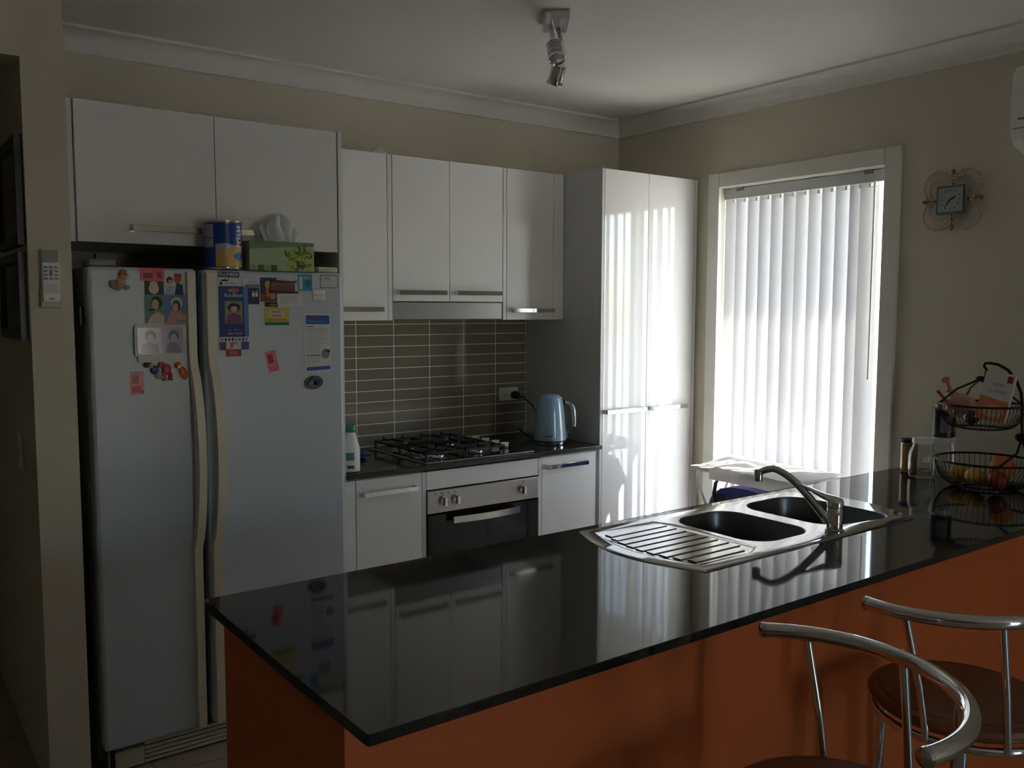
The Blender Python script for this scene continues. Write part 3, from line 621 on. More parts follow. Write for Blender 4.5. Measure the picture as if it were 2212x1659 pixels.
# ------------------------------------------------------------------ on top of the fridge
tin = thing('formula_tin', 'blue and yellow baby formula tin on top of the fridge', 'tin', (-2.505, -0.672, 1.6865))
tc_ = (-2.505, -0.672, 0)
bm = nb(); lathe(bm, [(0.0635, 1.6875), (0.0655, 1.690), (0.0625, 1.693), (0.0625, 1.846), (0.0655, 1.849), (0.0655, 1.853), (0.062, 1.854), (0.061, 1.848), (0.001, 1.848)], tc_, 40); obj('body', bm, mat('tin_metal', (0.7, 0.68, 0.64), 0.2, 1.0), tin)
def wrap(r, a0, a1, zf0, zf1, n=24):
    bm = nb(); A = []; Bv = []; C = []; D = []
    for k in range(n+1):
        t = k/n; a = math.radians(a0+(a1-a0)*t)
        for L_, rr_, zz in ((A, r, zf0(t)), (Bv, r, zf1(t)), (C, r-0.0006, zf0(t)), (D, r-0.0006, zf1(t))):
            L_.append(bm.verts.new((tc_[0]+rr_*math.cos(a), tc_[1]+rr_*math.sin(a), zz)))
    for k in range(n):
        bm.faces.new((A[k], A[k+1], Bv[k+1], Bv[k])); bm.faces.new((C[k], D[k], D[k+1], C[k+1]))
        bm.faces.new((A[k], C[k], C[k+1], A[k+1])); bm.faces.new((Bv[k], Bv[k+1], D[k+1], D[k]))
    return bm
lb = obj('label_wrap', wrap(0.0632, 120, 480, lambda t: 1.695, lambda t: 1.845, 48), pm('tin_blue', 24, 66, 140, .3), tin)
# camera faces the tin from about -112 degrees
obj('print', wrap(0.0637, -131, -22, lambda t: 1.697, lambda t: 1.738+0.024*math.sin(min(1.57, t*2.6)), 30), pm('tin_gold', 206, 168, 92, .35), lb)
obj('print', wrap(0.0638, -131, -22, lambda t: 1.7385+0.024*math.sin(min(1.57, t*2.6)), lambda t: 1.772+0.004*math.sin(7*t), 30), pm('tin_lilac', 178, 176, 190, .35), lb)
obj('print', wrap(0.0637, -198, -138, lambda t: 1.762, lambda t: 1.792, 12), pm('tin_panel', 176, 174, 186, .4), lb)
obj('print', wrap(0.0637, -198, -138, lambda t: 1.795, lambda t: 1.840, 12), pm('tin_panel', 176, 174, 186, .4), lb)
obj('print', wrap(0.0643, -76, -25, lambda t: 1.718+0.012*abs(2*t-1)**2, lambda t: 1.748-0.012*abs(2*t-1)**2, 16), pm('tin_seal', 40, 90, 170, .4), lb)
for k in range(6): obj('print', wrap(0.0645, -66+3*(k % 2), -36-4*(k % 3), lambda t, k=k: 1.764+0.013*k+0.002*math.sin(11*t), lambda t, k=k: 1.772+0.013*k+0.003*math.sin(7*t+k), 10), pm('tin_white', 214, 212, 220, .4), lb)
tb = thing('tissue_box', 'green tissue box with leaf picture on top of the fridge', 'tissue box', (-2.31, -0.665, 1.687))
x0, x1, y0, y1, z0, z1 = -2.430, -2.190, -0.722, -0.610, 1.687, 1.791
B('carton', (x0, y0, z0), (x1, y1, z1), pm('carton_green', 162, 180, 142, .45), tb, 0.001)
f_ = lambda u, v, dd: (x0+u*(x1-x0), y0-dd, z0+v*(z1-z0))
bm = nb(); prism(bm, [(0, .72), (1, .88), (1, 1), (0, 1)], f_, 0.0, .0003); obj('print', bm, pm('carton_dark_green', 112, 140, 96), tb, False)
LEAF = [pm('leaf_lime', 158, 176, 44), pm('leaf_olive', 112, 140, 36), pm('leaf_yellow', 176, 184, 60), pm('leaf_dark', 70, 100, 34)]  # ink greens of the printed leaves, the last one darkest
rnd = random.Random(3)
for i in range(70):
    a = rnd.uniform(0, 6.28); q = rnd.uniform(0, 1)**.5; u = .76+.22*q*math.cos(a); v = .43+.42*q*math.sin(a)
    L_ = rnd.uniform(.045, .08); ang = a+rnd.uniform(-1.2, 1.2)
    pts_ = [(min(.995, max(.005, u+L_*math.cos(ang)*k1+L_*.45*k2*math.cos(ang+1.57))), min(.98, max(.01, v+2.0*L_*math.sin(ang)*k1+L_*.9*k2*math.sin(ang+1.57)))) for k1, k2 in ((-1, 0), (-.2, .8), (1, 0), (-.2, -.8))]
    try:
        bm = nb(); prism(bm, pts_, f_, .0002, .0005+.000015*i); obj('print_leaf', bm, LEAF[i % 4], tb, False)
    except Exception: pass
for u in (.06, .17, .26, .37): 
    bm = nb(); prism(bm, [(u-.05, 0), (u+.045, 0), (u+.045, .2), (u-.05, .2)], f_, 0, .0003); obj('print', bm, LEAF[3] if u in (.17, .37) else pm('carton_mid', 132, 160, 110), tb, False)
for sx, ph, hh in ((-2.318, 0.3, 0.100), (-2.296, 1.7, 0.108), (-2.274, 2.9, 0.104)):
    bm = nb(); n = 22; grid = []
    for i in range(n+1):
        row = []
        for j in range(10):
            q = j/9; t = i/n; wv = 0.040+0.016*math.sin(q*2.4)
            x = sx + (t-.5)*2*wv*(1-0.25*q) + 0.006*math.sin(6*q+ph)
            y = -0.665 + 0.016*math.sin(t*7+ph*3)*(0.3+q) + (ph-1.6)*0.008
            z = 1.7905 + hh*q*(0.72+0.28*math.sin(t*3.1+ph*0.25))
            row.append(bm.verts.new((x, y, z)))
        grid.append(row)
    for i in range(n):
        for j in range(9): bm.faces.new((grid[i][j], grid[i+1][j], grid[i+1][j+1], grid[i][j+1]))
    obj('tissue', bm, TISSUE, tb)
bm = nb(); tube(bm, [(-2.79, -0.05, 1.70), (-2.79, -0.04, 1.745), (-2.785, -0.03, 1.762)], 0.004, 6)
obj('power_cord', bm, BLACKP, fr)
# small white scrap on top of the wall cabinets
bm = nb(); prism(bm, [(0, 0), (.045, .0), (.075, .004), (.058, .018), (.05, .030), (.035, .032), (.02, .02)], lambda u, v, dd: (-1.725+u*1.3, -0.27+dd, 2.2215+v), 0, .05)
tag(obj('crumpled_bag', bm, TISSUE, None, False), 'crumpled white paper bag lying on top of the wall cabinets', 'bag')

# ------------------------------------------------------------------ peninsula
bm = nb(); box(bm, (-2.93, -2.47, 0), (0.0, -2.38, 0.878)); box(bm, (-2.93, -2.38, 0), (-2.85, -1.877, 0.878))
pw_ = struct('wall_peninsula', bm, ORANGE)
pc = thing('peninsula_cabinet', 'white cabinets under the black peninsula benchtop, facing the oven', 'cabinet', (-1.4, -2.1, 0))
B('body', (-2.848, -2.378, 0.10), (-0.003, -1.84, 0.66), MELA, pc)
B('kickboard', (-2.848, -1.90, 0), (-0.003, -1.885, 0.10), MELA, pc)
for i in range(6):
    xa = -2.846+i*0.4735; B('door', (xa+.001, -1.838, 0.105), (xa+0.472, -1.82, 0.872), GLOSS, pc, 0.001)
# benchtop with a cut-out for the sink
XS = (-2.944, -1.855, -0.875, -0.001); YS = (-2.581, -2.300, -1.850, -1.789)
bm = nb(); V = {}
for i, x in enumerate(XS):
    for j, y in enumerate(YS):
        for k, z in enumerate((0.88, 0.90)): V[i, j, k] = bm.verts.new((x, y, z))
for i in range(3):
    for j in range(3):
        if (i, j) == (1, 1): continue
        bm.faces.new((V[i, j, 1], V[i+1, j, 1], V[i+1, j+1, 1], V[i, j+1, 1])); bm.faces.new((V[i, j, 0], V[i, j+1, 0], V[i+1, j+1, 0], V[i+1, j, 0]))
for i in range(3):
    for j in (0, 3): bm.faces.new((V[i, j, 0], V[i+1, j, 0], V[i+1, j, 1], V[i, j, 1]))
    for i2 in (0, 3): bm.faces.new((V[i2, i, 0], V[i2, i+1, 0], V[i2, i+1, 1], V[i2, i, 1]))
for (a, b_) in (((1, 1), (2, 1)), ((2, 1), (2, 2)), ((2, 2), (1, 2)), ((1, 2), (1, 1))):
    bm.faces.new((V[a[0], a[1], 0], V[b_[0], b_[1], 0], V[b_[0], b_[1], 1], V[a[0], a[1], 1]))
vert_edges = [e for e in bm.edges if abs(e.verts[0].co.z-e.verts[1].co.z) > .01 and e.verts[0].co.x < -2.9 and (e.verts[0].co.y < -2.5 or e.verts[0].co.y > -1.8)]
bmesh.ops.bevel(bm, geom=vert_edges, offset=0.008, segments=4, affect='EDGES', profile=.5)
es = [e for e in bm.edges if len(e.link_faces) == 2 and e.calc_face_angle(0) > 1.0 and abs(e.verts[0].co.z-e.verts[1].co.z) < .001]
bmesh.ops.bevel(bm, geom=es, offset=0.0018, segments=2, affect='EDGES', profile=.5)
tag(obj('peninsula_benchtop', bm, STONE, None, False), 'long polished black stone benchtop on the orange peninsula', 'benchtop')

# ------------------------------------------------------------------ sink
sk = thing('kitchen_sink', 'stainless double-bowl sink with ridged drainer set in the black benchtop', 'sink', (-1.37, -2.075, 0.90))
def loop(bm, pts, z): 
    vs = [bm.verts.new((x, y, z)) for x, y in pts]
    return vs, [bm.edges.new((vs[i], vs[(i+1) % len(vs)])) for i in range(len(vs))]
outer = []
for k in range(17): t = k/16; outer.append((-1.862-0.066*math.sin(math.pi*t), -1.832-0.480*t))          # bowed left end
for k in range(17): t = k/16; outer.append((-0.895+0.082*math.sin(math.pi*t), -2.312+0.480*t))
bowl1 = rrect(-1.555, -2.238, -1.285, -1.882, 0.085, 8); bowl2 = rrect(-1.222, -2.245, -0.918, -1.872, 0.095, 8)
bowl2 = [(x, y - (0.045*max(0, (x+1.10)/0.18) if y < -2.1 else 0)) for x, y in bowl2]
drain = []
def drx(t): return -1.838-0.052*math.sin(math.pi*t)
for k in range(13): t = k/12; drain.append((drx(t), -1.868-0.408*t))
drain += [(-1.640, -2.276), (-1.575, -2.245), (-1.573, -1.93), (-1.60, -1.868)]
def ring_deck(outer, holes, z):
    bm = nb(); E_ = []
    for L_ in [outer]+holes: E_ += loop(bm, L_, z)[1]
    bmesh.ops.triangle_fill(bm, use_beauty=True, use_dissolve=False, edges=E_); return bm
bm = ring_deck(outer, [bowl1, bowl2, drain], 0.9045)
be = [e for e in bm.edges if len(e.link_faces) == 1]
o_edges = [e for e in be if min(abs((e.verts[0].co-Vector((x, y, 0.9045))).length) for x, y in outer) < 1e-5 and min(abs((e.verts[1].co-Vector((x, y, 0.9045))).length) for x, y in outer) < 1e-5]
ret = bmesh.ops.extrude_edge_only(bm, edges=o_edges)
for v in [g for g in ret['geom'] if isinstance(g, bmesh.types.BMVert)]:
    v.co.z = 0.9005; v.co.x += 0.004*(1 if v.co.x > -1.37 else -1); v.co.y += 0.004*(1 if v.co.y > -2.07 else -1)
obj('deck', bm, STEEL, sk)
def offs(pts, d):
    cx_ = sum(p[0] for p in pts)/len(pts); cy_ = sum(p[1] for p in pts)/len(pts); out = []
    n = len(pts)
    for i, (x, y) in enumerate(pts):
        a = Vector(pts[i-1]); b = Vector(pts[(i+1) % n]); t = (b-a).normalized(); nn = Vector((-t.y, t.x))
        if nn.dot(Vector((cx_-x, cy_-y))) < 0: nn = -nn
        out.append((x+nn.x*d, y+nn.y*d))
    return out
def pan(pts, steps, mt, name):
    bm = nb(); prev = None
    for d, z in steps:
        q = offs(pts, d) if d else pts
        vs = [bm.verts.new((x, y, z)) for x, y in q]
        if prev:
            for i in range(len(vs)): bm.faces.new((prev[i], prev[(i+1) % len(vs)], vs[(i+1) % len(vs)], vs[i]))
        prev = vs
    bm.faces.new(prev)
    return obj(name, bm, mt, sk)
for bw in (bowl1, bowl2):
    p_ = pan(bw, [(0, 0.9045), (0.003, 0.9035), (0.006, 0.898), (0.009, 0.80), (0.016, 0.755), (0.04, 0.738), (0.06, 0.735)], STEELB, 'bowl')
    cx_ = sum(q[0] for q in bw)/len(bw); cy_ = sum(q[1] for q in bw)/len(bw)
    bm = nb(); lathe(bm, [(0.042, 0.7355), (0.040, 0.738), (0.03, 0.7365), (0.02, 0.737), (0.001, 0.737)], (cx_, cy_, 0), 24); obj('drain_strainer', bm, CHROME, p_)
dp = pan(drain, [(0, 0.9045), (0.006, 0.9025), (0.012, 0.9008), (0.02, 0.9006)], STEEL, 'drainer')
for i in range(9):
    y = -1.915-0.0395*i; t = (-1.868-y)/0.408
    xa = drx(t)+0.030; xb = -1.600-(0.03 if i == 8 else 0)
    bm = nb(); prism(bm, [(-0.0155, 0.9004), (0.0155, 0.9004), (0.0135, 0.9034), (-0.0135, 0.9034)], lambda u, v, dd, y=y: (dd, y+u, v), xa, xb)
    obj('drainer_ridge', bm, STEEL, dp)
# tap
tp = thing('mixer_tap', 'chrome single-lever mixer tap with swivel spout on the sink edge', 'tap', (-1.255, -2.272, 0.9045))
bx_, by_ = -1.255, -2.272
bm = nb(); lathe(bm, [(0.027, 0.9047), (0.027, 0.912), (0.023, 0.914), (0.023, 0.972), (0.0215, 0.974), (0.0215, 0.976), (0.024, 0.978), (0.024, 0.992), (0.020, 1.000), (0.001, 1.001)], (bx_, by_, 0), 28); obj('body', bm, CHROME, tp)
dv = Vector((-0.105, 0.205, 0)).normalized()
pts = []
for k in range(15):
    t = k/14
    rad = 0.018+0.205*t; z = 0.930+0.205*t*0.86 if t < .72 else None
    zz = 0.930 + 0.150*math.sin(min(t, 1)*math.pi/2*1.12)/math.sin(math.pi/2) - 0.016*max(0, t-.78)/.22
    pts.append(Vector((bx_, by_, 0)) + dv*rad + Vector((0, 0, zz)))
bm = nb(); tube(bm, pts, [0.0125-0.002*k/14 for k in range(15)], 14); e_ = pts[-1]
spo = obj('spout', bm, CHROME, tp)
bm = nb(); lathe(bm, [(0.011, e_.z-0.026), (0.013, e_.z-0.024), (0.013, e_.z+0.006), (0.010, e_.z+0.010)], (e_.x, e_.y, 0), 18); obj('aerator', bm, CHROMED, spo)
lv = Vector((-0.50, 0.86, 0)).normalized()
bm = nb(); tube(bm, [Vector((bx_, by_, 0.994))+lv*a+Vector((0, 0, h)) for a, h in ((-0.02, 0.0), (0.0, 0.004), (0.03, 0.012), (0.07, 0.030), (0.105, 0.044), (0.115, 0.045))], [0.017, 0.021, 0.017, 0.010, 0.008, 0.005], 12, flat=0.55); obj('lever', bm, CHROME, tp)

# ------------------------------------------------------------------ blind
vb = thing('vertical_blind', 'white vertical slat blind drawn across the tall window', 'blind', (0.06, -1.2, 0.08))
B('headrail', (0.035, -1.630, 2.108), (0.085, -0.745, 2.160), mat('blind_rail', S(205, 206, 204), 0.4), vb, 0.002)
B('bracket', (0.030, -0.86, 2.146), (0.088, -0.82, 2.1625), GREYP, vb); B('bracket', (0.030, -1.56, 2.146), (0.088, -1.52, 2.1625), GREYP, vb)
sm = None; W_ = 0.089
ys = [-0.785-0.0702*i for i in range(11)]+[-1.533]
for i, yc in enumerate(ys):
    b0 = nb(); n = 8; ring = []
    for k in range(n+1):
        t = k/n-0.5; ring.append((t*W_, 0.0035*(1-4*t*t)))
    for (ua, va), (ub, vb_) in zip(ring, ring[1:]):
        q = [b0.verts.new(p) for p in ((va, ua, 0.085), (vb_, ub, 0.085), (vb_, ub, 2.1078), (va, ua, 2.1078))]; b0.faces.new(q)
    bmesh.ops.remove_doubles(b0, verts=b0.verts[:], dist=1e-5)
    ang = math.radians((22, 34, 24, 25, 26, 27, 36, 29, 28, 27, 29, 58)[i])
    # near edge (-y) swings outwards to the glass, far edge towards the room
    R_ = Matrix.Rotation(ang, 4, 'Z')
    for v in b0.verts: v.co = R_ @ v.co; v.co += Vector((0.060, yc, 0))
    s_ = obj('slat', b0, SLAT, vb)
    bm = nb(); box(bm, (0.057, yc-0.006, 2.090), (0.063, yc+0.006, 2.112)); obj('slat_hanger', bm, WHITEP, s_)
    bm = nb(); tube(bm, [(0.052, yc-0.0716, 2.092), (0.052, yc-0.03, 2.0905), (0.052, yc, 2.092)], 0.0012, 5); obj('spacer_chain', bm, WHITEP, s_)
bm = nb(); tube(bm, [(0.022, -1.578, 2.112), (0.022, -1.578, 1.25)], 0.0045, 8); obj('wand', bm, WHITEP, vb)

# ------------------------------------------------------------------ white table by the window, towel, bag
ta = thing('folding_table', 'small white folding table under the blind', 'table', (-0.24, -1.25, 0))
B('tabletop', (-0.375, -1.585, 0.795), (-0.055, -0.915, 0.815), WHITEP, ta, 0.004)
for x in (-0.368, -0.085):
    for y in (-0.935, -1.565): B('leg', (x, y-0.012, 0.0), (x+0.022, y+0.012, 0.795), TRIM, ta)
for y in (-0.930, -1.570):
    bm = nb(); tube(bm, [(-0.36, y, 0.77), (-0.08, y, 0.25)], 0.008, 6); tube(bm, [(-0.08, y, 0.77), (-0.36, y, 0.25)], 0.008, 6); obj('cross_brace', bm, TRIM, ta)
def cloth(nx, ny, fn, th=0.002):
    bm = nb(); g = [[bm.verts.new(fn(i/nx, j/ny)) for j in range(ny+1)] for i in range(nx+1)]
    for i in range(nx):
        for j in range(ny): bm.faces.new((g[i][j], g[i+1][j], g[i+1][j+1], g[i][j+1]))
    return bm
def tow(u, v):
    y = -1.05-0.47*u; s = v*0.425; n_ = 0.006*mnoise.noise(Vector((u*5, v*5, 1)))
    if s < 0.36: x = -0.035-s; z = 0.8185+0.004+abs(n_)*2
    else: x = -0.395-0.004*math.sin(u*20); z = 0.8205-(s-0.36)*0.75
    if u < 0.28 and s < 0.36:
        k = (0.28-u)/0.28; z += 0.030*math.sin(k*math.pi)*math.exp(-((s-0.2)/0.12)**2); 
    return (x, y, z)
tag(obj('towel', cloth(30, 30, tow), TOWEL), 'white towel spread over the table by the blind', 'towel')
def tow2(u, v):
    x = -0.13-0.18*v+0.02*u; y = -0.955-0.16*u
    z = 0.826+0.036*math.sin(math.pi*min(1, u*1.1))*(0.4+0.6*math.sin(v*2.8+.3))+0.004*mnoise.noise(Vector((u*6, v*6, 5)))
    return (x, y, z)
tag(obj('cloth_napkin', cloth(18, 14, tow2), TOWEL), 'crumpled white cloth heaped on the far end of the table', 'cloth')
bg_ = thing('sports_bag', 'royal blue bag with black strap under the white table', 'bag', (-0.22, -1.12, 0.0))
BLUEB = mat('bag_nylon', S(48, 54, 140), 0.6, var=0.08, vscale=30); BLKW = mat('bag_webbing', S(30, 32, 44), 0.7)
bm = nb(); prism(bm, [(x, z) for x, z in [(-0.13, 0.02)]+[(0.0-0.23*math.cos(math.pi*k/14)+.10, 0.60+0.135*math.sin(math.pi*k/14)**.7) for k in range(15)]+[(0.33, 0.02)]], lambda u, v, dd: (-0.22+dd, -1.085-u, v), -0.09, 0.10)
bmesh.ops.bevel(bm, geom=[e for e in bm.edges if abs(e.verts[0].co.x-e.verts[1].co.x) < 1e-4], offset=0.03, segments=3, affect='EDGES')
obj('body', bm, BLUEB, bg_)
bm = nb(); tube(bm, [(-0.323, -1.03, 0.60), (-0.322, -1.02, 0.69), (-0.30, -1.01, 0.735), (-0.24, -1.0, 0.775), (-0.19, -1.0, 0.785)], 0.012, 8, flat=.35); obj('strap', bm, BLKW, bg_)
B('strap_patch', (-0.3135, -1.075, 0.54), (-0.3095, -1.02, 0.69), BLKW, bg_)

# ------------------------------------------------------------------ kettle, outlet, bottle, scourer
kt = thing('electric_kettle', 'pale blue electric kettle with chrome handle beside the pantry', 'kettle', (-0.842, -0.43, 0.90))
kc = Vector((-0.842, -0.43, 0))
bm = nb(); lathe(bm, [(0.080, 0.9005), (0.082, 0.904), (0.082, 0.915), (0.076, 0.919)], kc, 36); obj('power_base', bm, CHROMED, kt)
bm = nb(); lathe(bm, [(0.080, 0.9195), (0.0825, 0.922), (0.082, 0.935), (0.078, 0.98), (0.072, 1.04), (0.066, 1.09), (0.0625, 1.112), (0.059, 1.120)], kc, 40); kb = obj('body', bm, BLUEK, kt)
bm = nb(); lathe(bm, [(0.0835, 0.9175), (0.0835, 0.9225)], kc, 40); obj('base_band', bm, BLACKP, kb)
bm = nb(); lathe(bm, [(0.059, 1.1205), (0.0575, 1.127), (0.045, 1.139), (0.02, 1.145), (0.001, 1.146)], kc, 36); obj('lid', bm, BLUEK, kt)
rv = Vector((0.803, -0.595, 0))                       # handle points to the right of the room
bm = nb(); hp = [(0.060, 1.100), (0.078, 1.101), (0.096, 1.095), (0.110, 1.080), (0.116, 1.060), (0.118, 1.02), (0.118, 0.985)]
tube(bm, [kc+rv*a+Vector((0, 0, h)) for a, h in hp], [0.011, 0.0115, 0.012, 0.012, 0.012, 0.0115, 0.010], 12); ho = obj('handle', bm, CHROME, kt)
bm = nb(); tube(bm, [kc+rv*0.057+Vector((0, 0, 1.100)), kc+rv*0.072+Vector((0, 0, 1.101))], 0.0135, 12); obj('handle_collar', bm, BLACKP, ho)
bm = nb(); tube(bm, [kc+rv*0.070+Vector((0, 0, 0.945)), kc+rv*0.094+Vector((0, 0, 0.945))], 0.004, 8); box(bm, tuple(kc+rv*0.078+Vector((-.008, -.008, .930))), tuple(kc+rv*0.078+Vector((.008, .008, .962)))); obj('switch', bm, BLACKP, kt)
bm = nb(); prism(bm, [(-0.012, 1.075), (0.002, 1.058), (0.002, 1.100), (-0.010, 1.104)], lambda u, v, dd: tuple(kc - rv*(0.066-u) + Vector((0.595, 0.803, 0))*dd + Vector((0, 0, v))), -0.012, 0.012); obj('spout', bm, BLUEK, kt)
tang = Vector((-0.59, -0.81, 0)); 
bm = nb()
for i in range(7): 
    u = (i-3)*0.0052; c_ = kc + tang*0.0818 + Vector((0.81, -0.59, 0))*(u-0.01)
    box(bm, tuple(c_+Vector((-.0018, -.0018, .944))), tuple(c_+Vector((.0018, .0018, .950))))
obj('lettering', bm, pm('kettle_ink', 50, 62, 74), kt, False)
bm = nb(); tube(bm, [(-0.758, -0.052, 1.100), (-0.735, -0.075, 1.092), (-0.71, -0.12, 1.05), (-0.70, -0.18, 0.98), (-0.72, -0.24, 0.925), (-0.76, -0.28, 0.908), (-0.82, -0.28, 0.906), (-0.86, -0.25, 0.93), (-0.87, -0.22, 0.955), (-0.86, -0.20, 0.945), (-0.83, -0.23, 0.912), (-0.81, -0.30, 0.907), (-0.82, -0.36, 0.908)], 0.0035, 8)
cdp = obj('power_cord', bm, BLACKP, kt)
bm = nb(); lathe(bm, [(0.019, -0.050), (0.021, -0.046), (0.021, -0.022), (0.017, -0.0195)], (-0.758, 0, 1.102), 20, 'y'); obj('plug', bm, BLACKP, cdp)
po = thing('power_outlet', 'white double power outlet on the tiled splashback', 'power outlet', (-0.788, -0.008, 1.077))
B('plate', (-0.848, -0.0185, 1.074), (-0.728, -0.0078, 1.142), WHITEP, po, 0.003)
for x in (-0.832, -0.745): B('switch', (x-0.006, -0.0215, 1.122), (x+0.006, -0.0186, 1.134), TRIM, po)
for x, z, a in ((-0.826, 1.105, .5), (-0.812, 1.105, -.5), (-0.819, 1.091, 0)):
    bm = nb(); prism(bm, [(-.0012, -.004), (.0012, -.004), (.0012, .004), (-.0012, .004)], lambda u, v, dd, x=x, z=z, a=a: (x+u*math.cos(a)-v*math.sin(a), dd, z+u*math.sin(a)+v*math.cos(a)), -0.0188, -0.0186); obj('socket_slot', bm, BLACKP, po, False)
bo = thing('cleaner_bottle', 'white cleaner bottle with green cap at the bench end by the fridge', 'bottle', (-1.970, -0.540, 0.90))
bc = (-1.966, -0.545, 0)
bm = nb(); lathe(bm, [(0.030, 0.9005), (0.036, 0.905), (0.0365, 0.985), (0.034, 1.003), (0.024, 1.035), (0.0195, 1.050), (0.0190, 1.060)], bc, 32); obo = obj('body', bm, WHITEP, bo)
bm = nb(); lathe(bm, [(0.0205, 1.0605), (0.021, 1.062), (0.020, 1.084), (0.018, 1.088), (0.001, 1.0885)], bc, 24); obj('cap', bm, pm('cap_green', 20, 120, 108, .35), bo)
def wrapc(c, r, a0, a1, z0, z1, n=10):
    bm = nb(); A = []
    for k in range(n+1):
        a = math.radians(a0+(a1-a0)*k/n); A.append([bm.verts.new((c[0]+q*math.cos(a), c[1]+q*math.sin(a), z)) for q in (r, r+.0004) for z in (z0, z1)])
    for P_, Q_ in zip(A, A[1:]):
        bm.faces.new((P_[2], Q_[2], Q_[3], P_[3])); bm.faces.new((P_[0], P_[1], Q_[1], Q_[0]))
        bm.faces.new((P_[0], Q_[0], Q_[2], P_[2])); bm.faces.new((P_[1], P_[3], Q_[3], Q_[1]))
    return bm
obj('print', wrapc(bc, 0.0366, -150, -95, 0.950, 0.982), pm('bottle_print_teal', 84, 140, 150), obo); obj('print', wrapc(bc, 0.0366, -140, -95, 0.918, 0.930), pm('bottle_print_green', 30, 90, 70), obo)
bm = nb(); blob(bm, (-1.772, -0.262, 0.9165), 0.018, 2, (1.3, 1.2, .85), .2); tag(obj('scourer', bm, pm('scourer_blue', 40, 48, 130, .5)), 'small dark blue scourer on the back bench behind the bottle', 'scourer')
bm = nb(); tube(bm, [(-1.735+.03*math.cos(a), -0.20+.022*math.sin(a), 0.905) for a in [2*math.pi*k/16 for k in range(16)]], 0.0045, 6, True); tag(obj('rubber_band_loop', bm, pm('band_orange', 150, 90, 54, .6)), 'thin orange-brown loop on the bench left of the cooktop', 'band')

# ------------------------------------------------------------------ bar stools
def make_stool(label, loc, back_deg):
    """built facing +Y (backrest towards -Y), seat centre at the origin, then turned"""
    r_ = thing('bar_stool', label, 'stool', (0, 0, 0), 'chrome bar stools at the peninsula')
    bm = nb(); lathe(bm, [(0.001, 0.628), (0.17, 0.628), (0.186, 0.632), (0.198, 0.641), (0.203, 0.652), (0.198, 0.662), (0.186, 0.667), (0.178, 0.6655), (0.176, 0.668), (0.12, 0.671), (0.001, 0.672)], (0, 0, 0), 48); obj('seat', bm, SEAT, r_)
    bm = nb(); tube(bm, [(0.192*math.cos(2*math.pi*k/40), 0.192*math.sin(2*math.pi*k/40), 0.617) for k in range(40)], 0.0095, 10, True); obj('seat_ring', bm, CHROME, r_)
    rc = Vector((0, 0.086, 0)); R_ = 0.271; pts = []
    for k in range(41):
        a = math.radians(270-76+152*k/40)
        pts.append(rc + Vector((R_*math.cos(a), R_*math.sin(a), 0.900)))
    bm = nb(); tube(bm, pts, 0.0152, 16); bk = obj('back_rail', bm, CHROME, r_)
    for p, q in ((pts[0], pts[1]), (pts[-1], pts[-2])):
        d_ = (p-q).normalized(); bm = nb(); tube(bm, [p-d_*0.002, p+d_*0.006, p+d_*0.010], [0.0160, 0.0155, 0.009], 16); obj('rail_cap', bm, CHROMED, bk)
    for off in (-58, -17, 17, 58):
        a = math.radians(270+off); top = rc + Vector((R_*math.cos(a), R_*math.sin(a), 0.893)); ra = math.radians(270+off*1.15)
        rim = Vector((0.199*math.cos(ra), 0.199*math.sin(ra), 0.640)); low = Vector((0.197*math.cos(ra), 0.197*math.sin(ra), 0.617))
        mid = top*0.38+rim*0.62; mid.x = mid.x*0.8+rim.x*0.2; mid.y = mid.y*0.8+rim.y*0.2
        bm = nb(); tube(bm, [top, top*.7+mid*.3, mid, rim, low], 0.0085, 12); obj('back_post', bm, CHROME, r_)
    for k in range(4):
        a = math.radians(45+90*k); bm = nb()
        tube(bm, [(0.165*math.cos(a), 0.165*math.sin(a), 0.622), (0.180*math.cos(a), 0.180*math.sin(a), 0.35), (0.225*math.cos(a), 0.225*math.sin(a), 0.012)], 0.0125, 12); lg = obj('leg', bm, CHROME, r_)
        bm = nb(); lathe(bm, [(0.016, 0.0), (0.016, 0.016), (0.013, 0.018)], (0.225*math.cos(a), 0.225*math.sin(a), 0), 14); obj('foot_cap', bm, BLACKP, lg)
    bm = nb(); tube(bm, [(0.187*math.cos(2*math.pi*k/40), 0.187*math.sin(2*math.pi*k/40), 0.27) for k in range(40)], 0.0095, 10, True); obj('foot_ring', bm, CHROME, r_)
    r_.location = loc; r_.rotation_euler = (0, 0, math.radians(back_deg-270))
    return r_
make_stool('chrome bar stool nearest the camera, turned sideways to the bench', (-2.177, -2.899, 0), -26.4)
make_stool('chrome bar stool further along, facing the orange peninsula', (-1.509, -2.784, 0), 252.9)

# ------------------------------------------------------------------ ceiling spotlights
cl = thing('ceiling_spotlight', 'chrome twin ceiling spotlight with ribbed lamp heads', 'ceiling light', (-1.46, -1.21, H))
vd = Vector((0.596, 0.803, 0)); rd = Vector((0.803, -0.596, 0)); c0 = Vector((-1.462, -1.212, 0))
def obox(bm, c, a, b, h0, h1):
    prism(bm, [(-a, -b), (a, -b), (a, b), (-a, b)], lambda u, v, dd: tuple(c+rd*u+vd*v+Vector((0, 0, dd))), h0, h1); return bm
bm = nb(); obox(bm, c0, 0.046, 0.085, H-0.030, H-0.0005); bmesh.ops.bevel(bm, geom=bm.edges[:], offset=0.002, segments=1, affect='EDGES'); obj('mounting_box', bm, mat('lamp_satin', (0.55, 0.55, 0.54), 0.35, 0.8), cl, False)
bm = nb(); obox(bm, c0-rd*0.030-vd*0.075, 0.008, 0.012, H-0.045, H-0.012); obj('bracket', bm, WHITEP, cl, False)
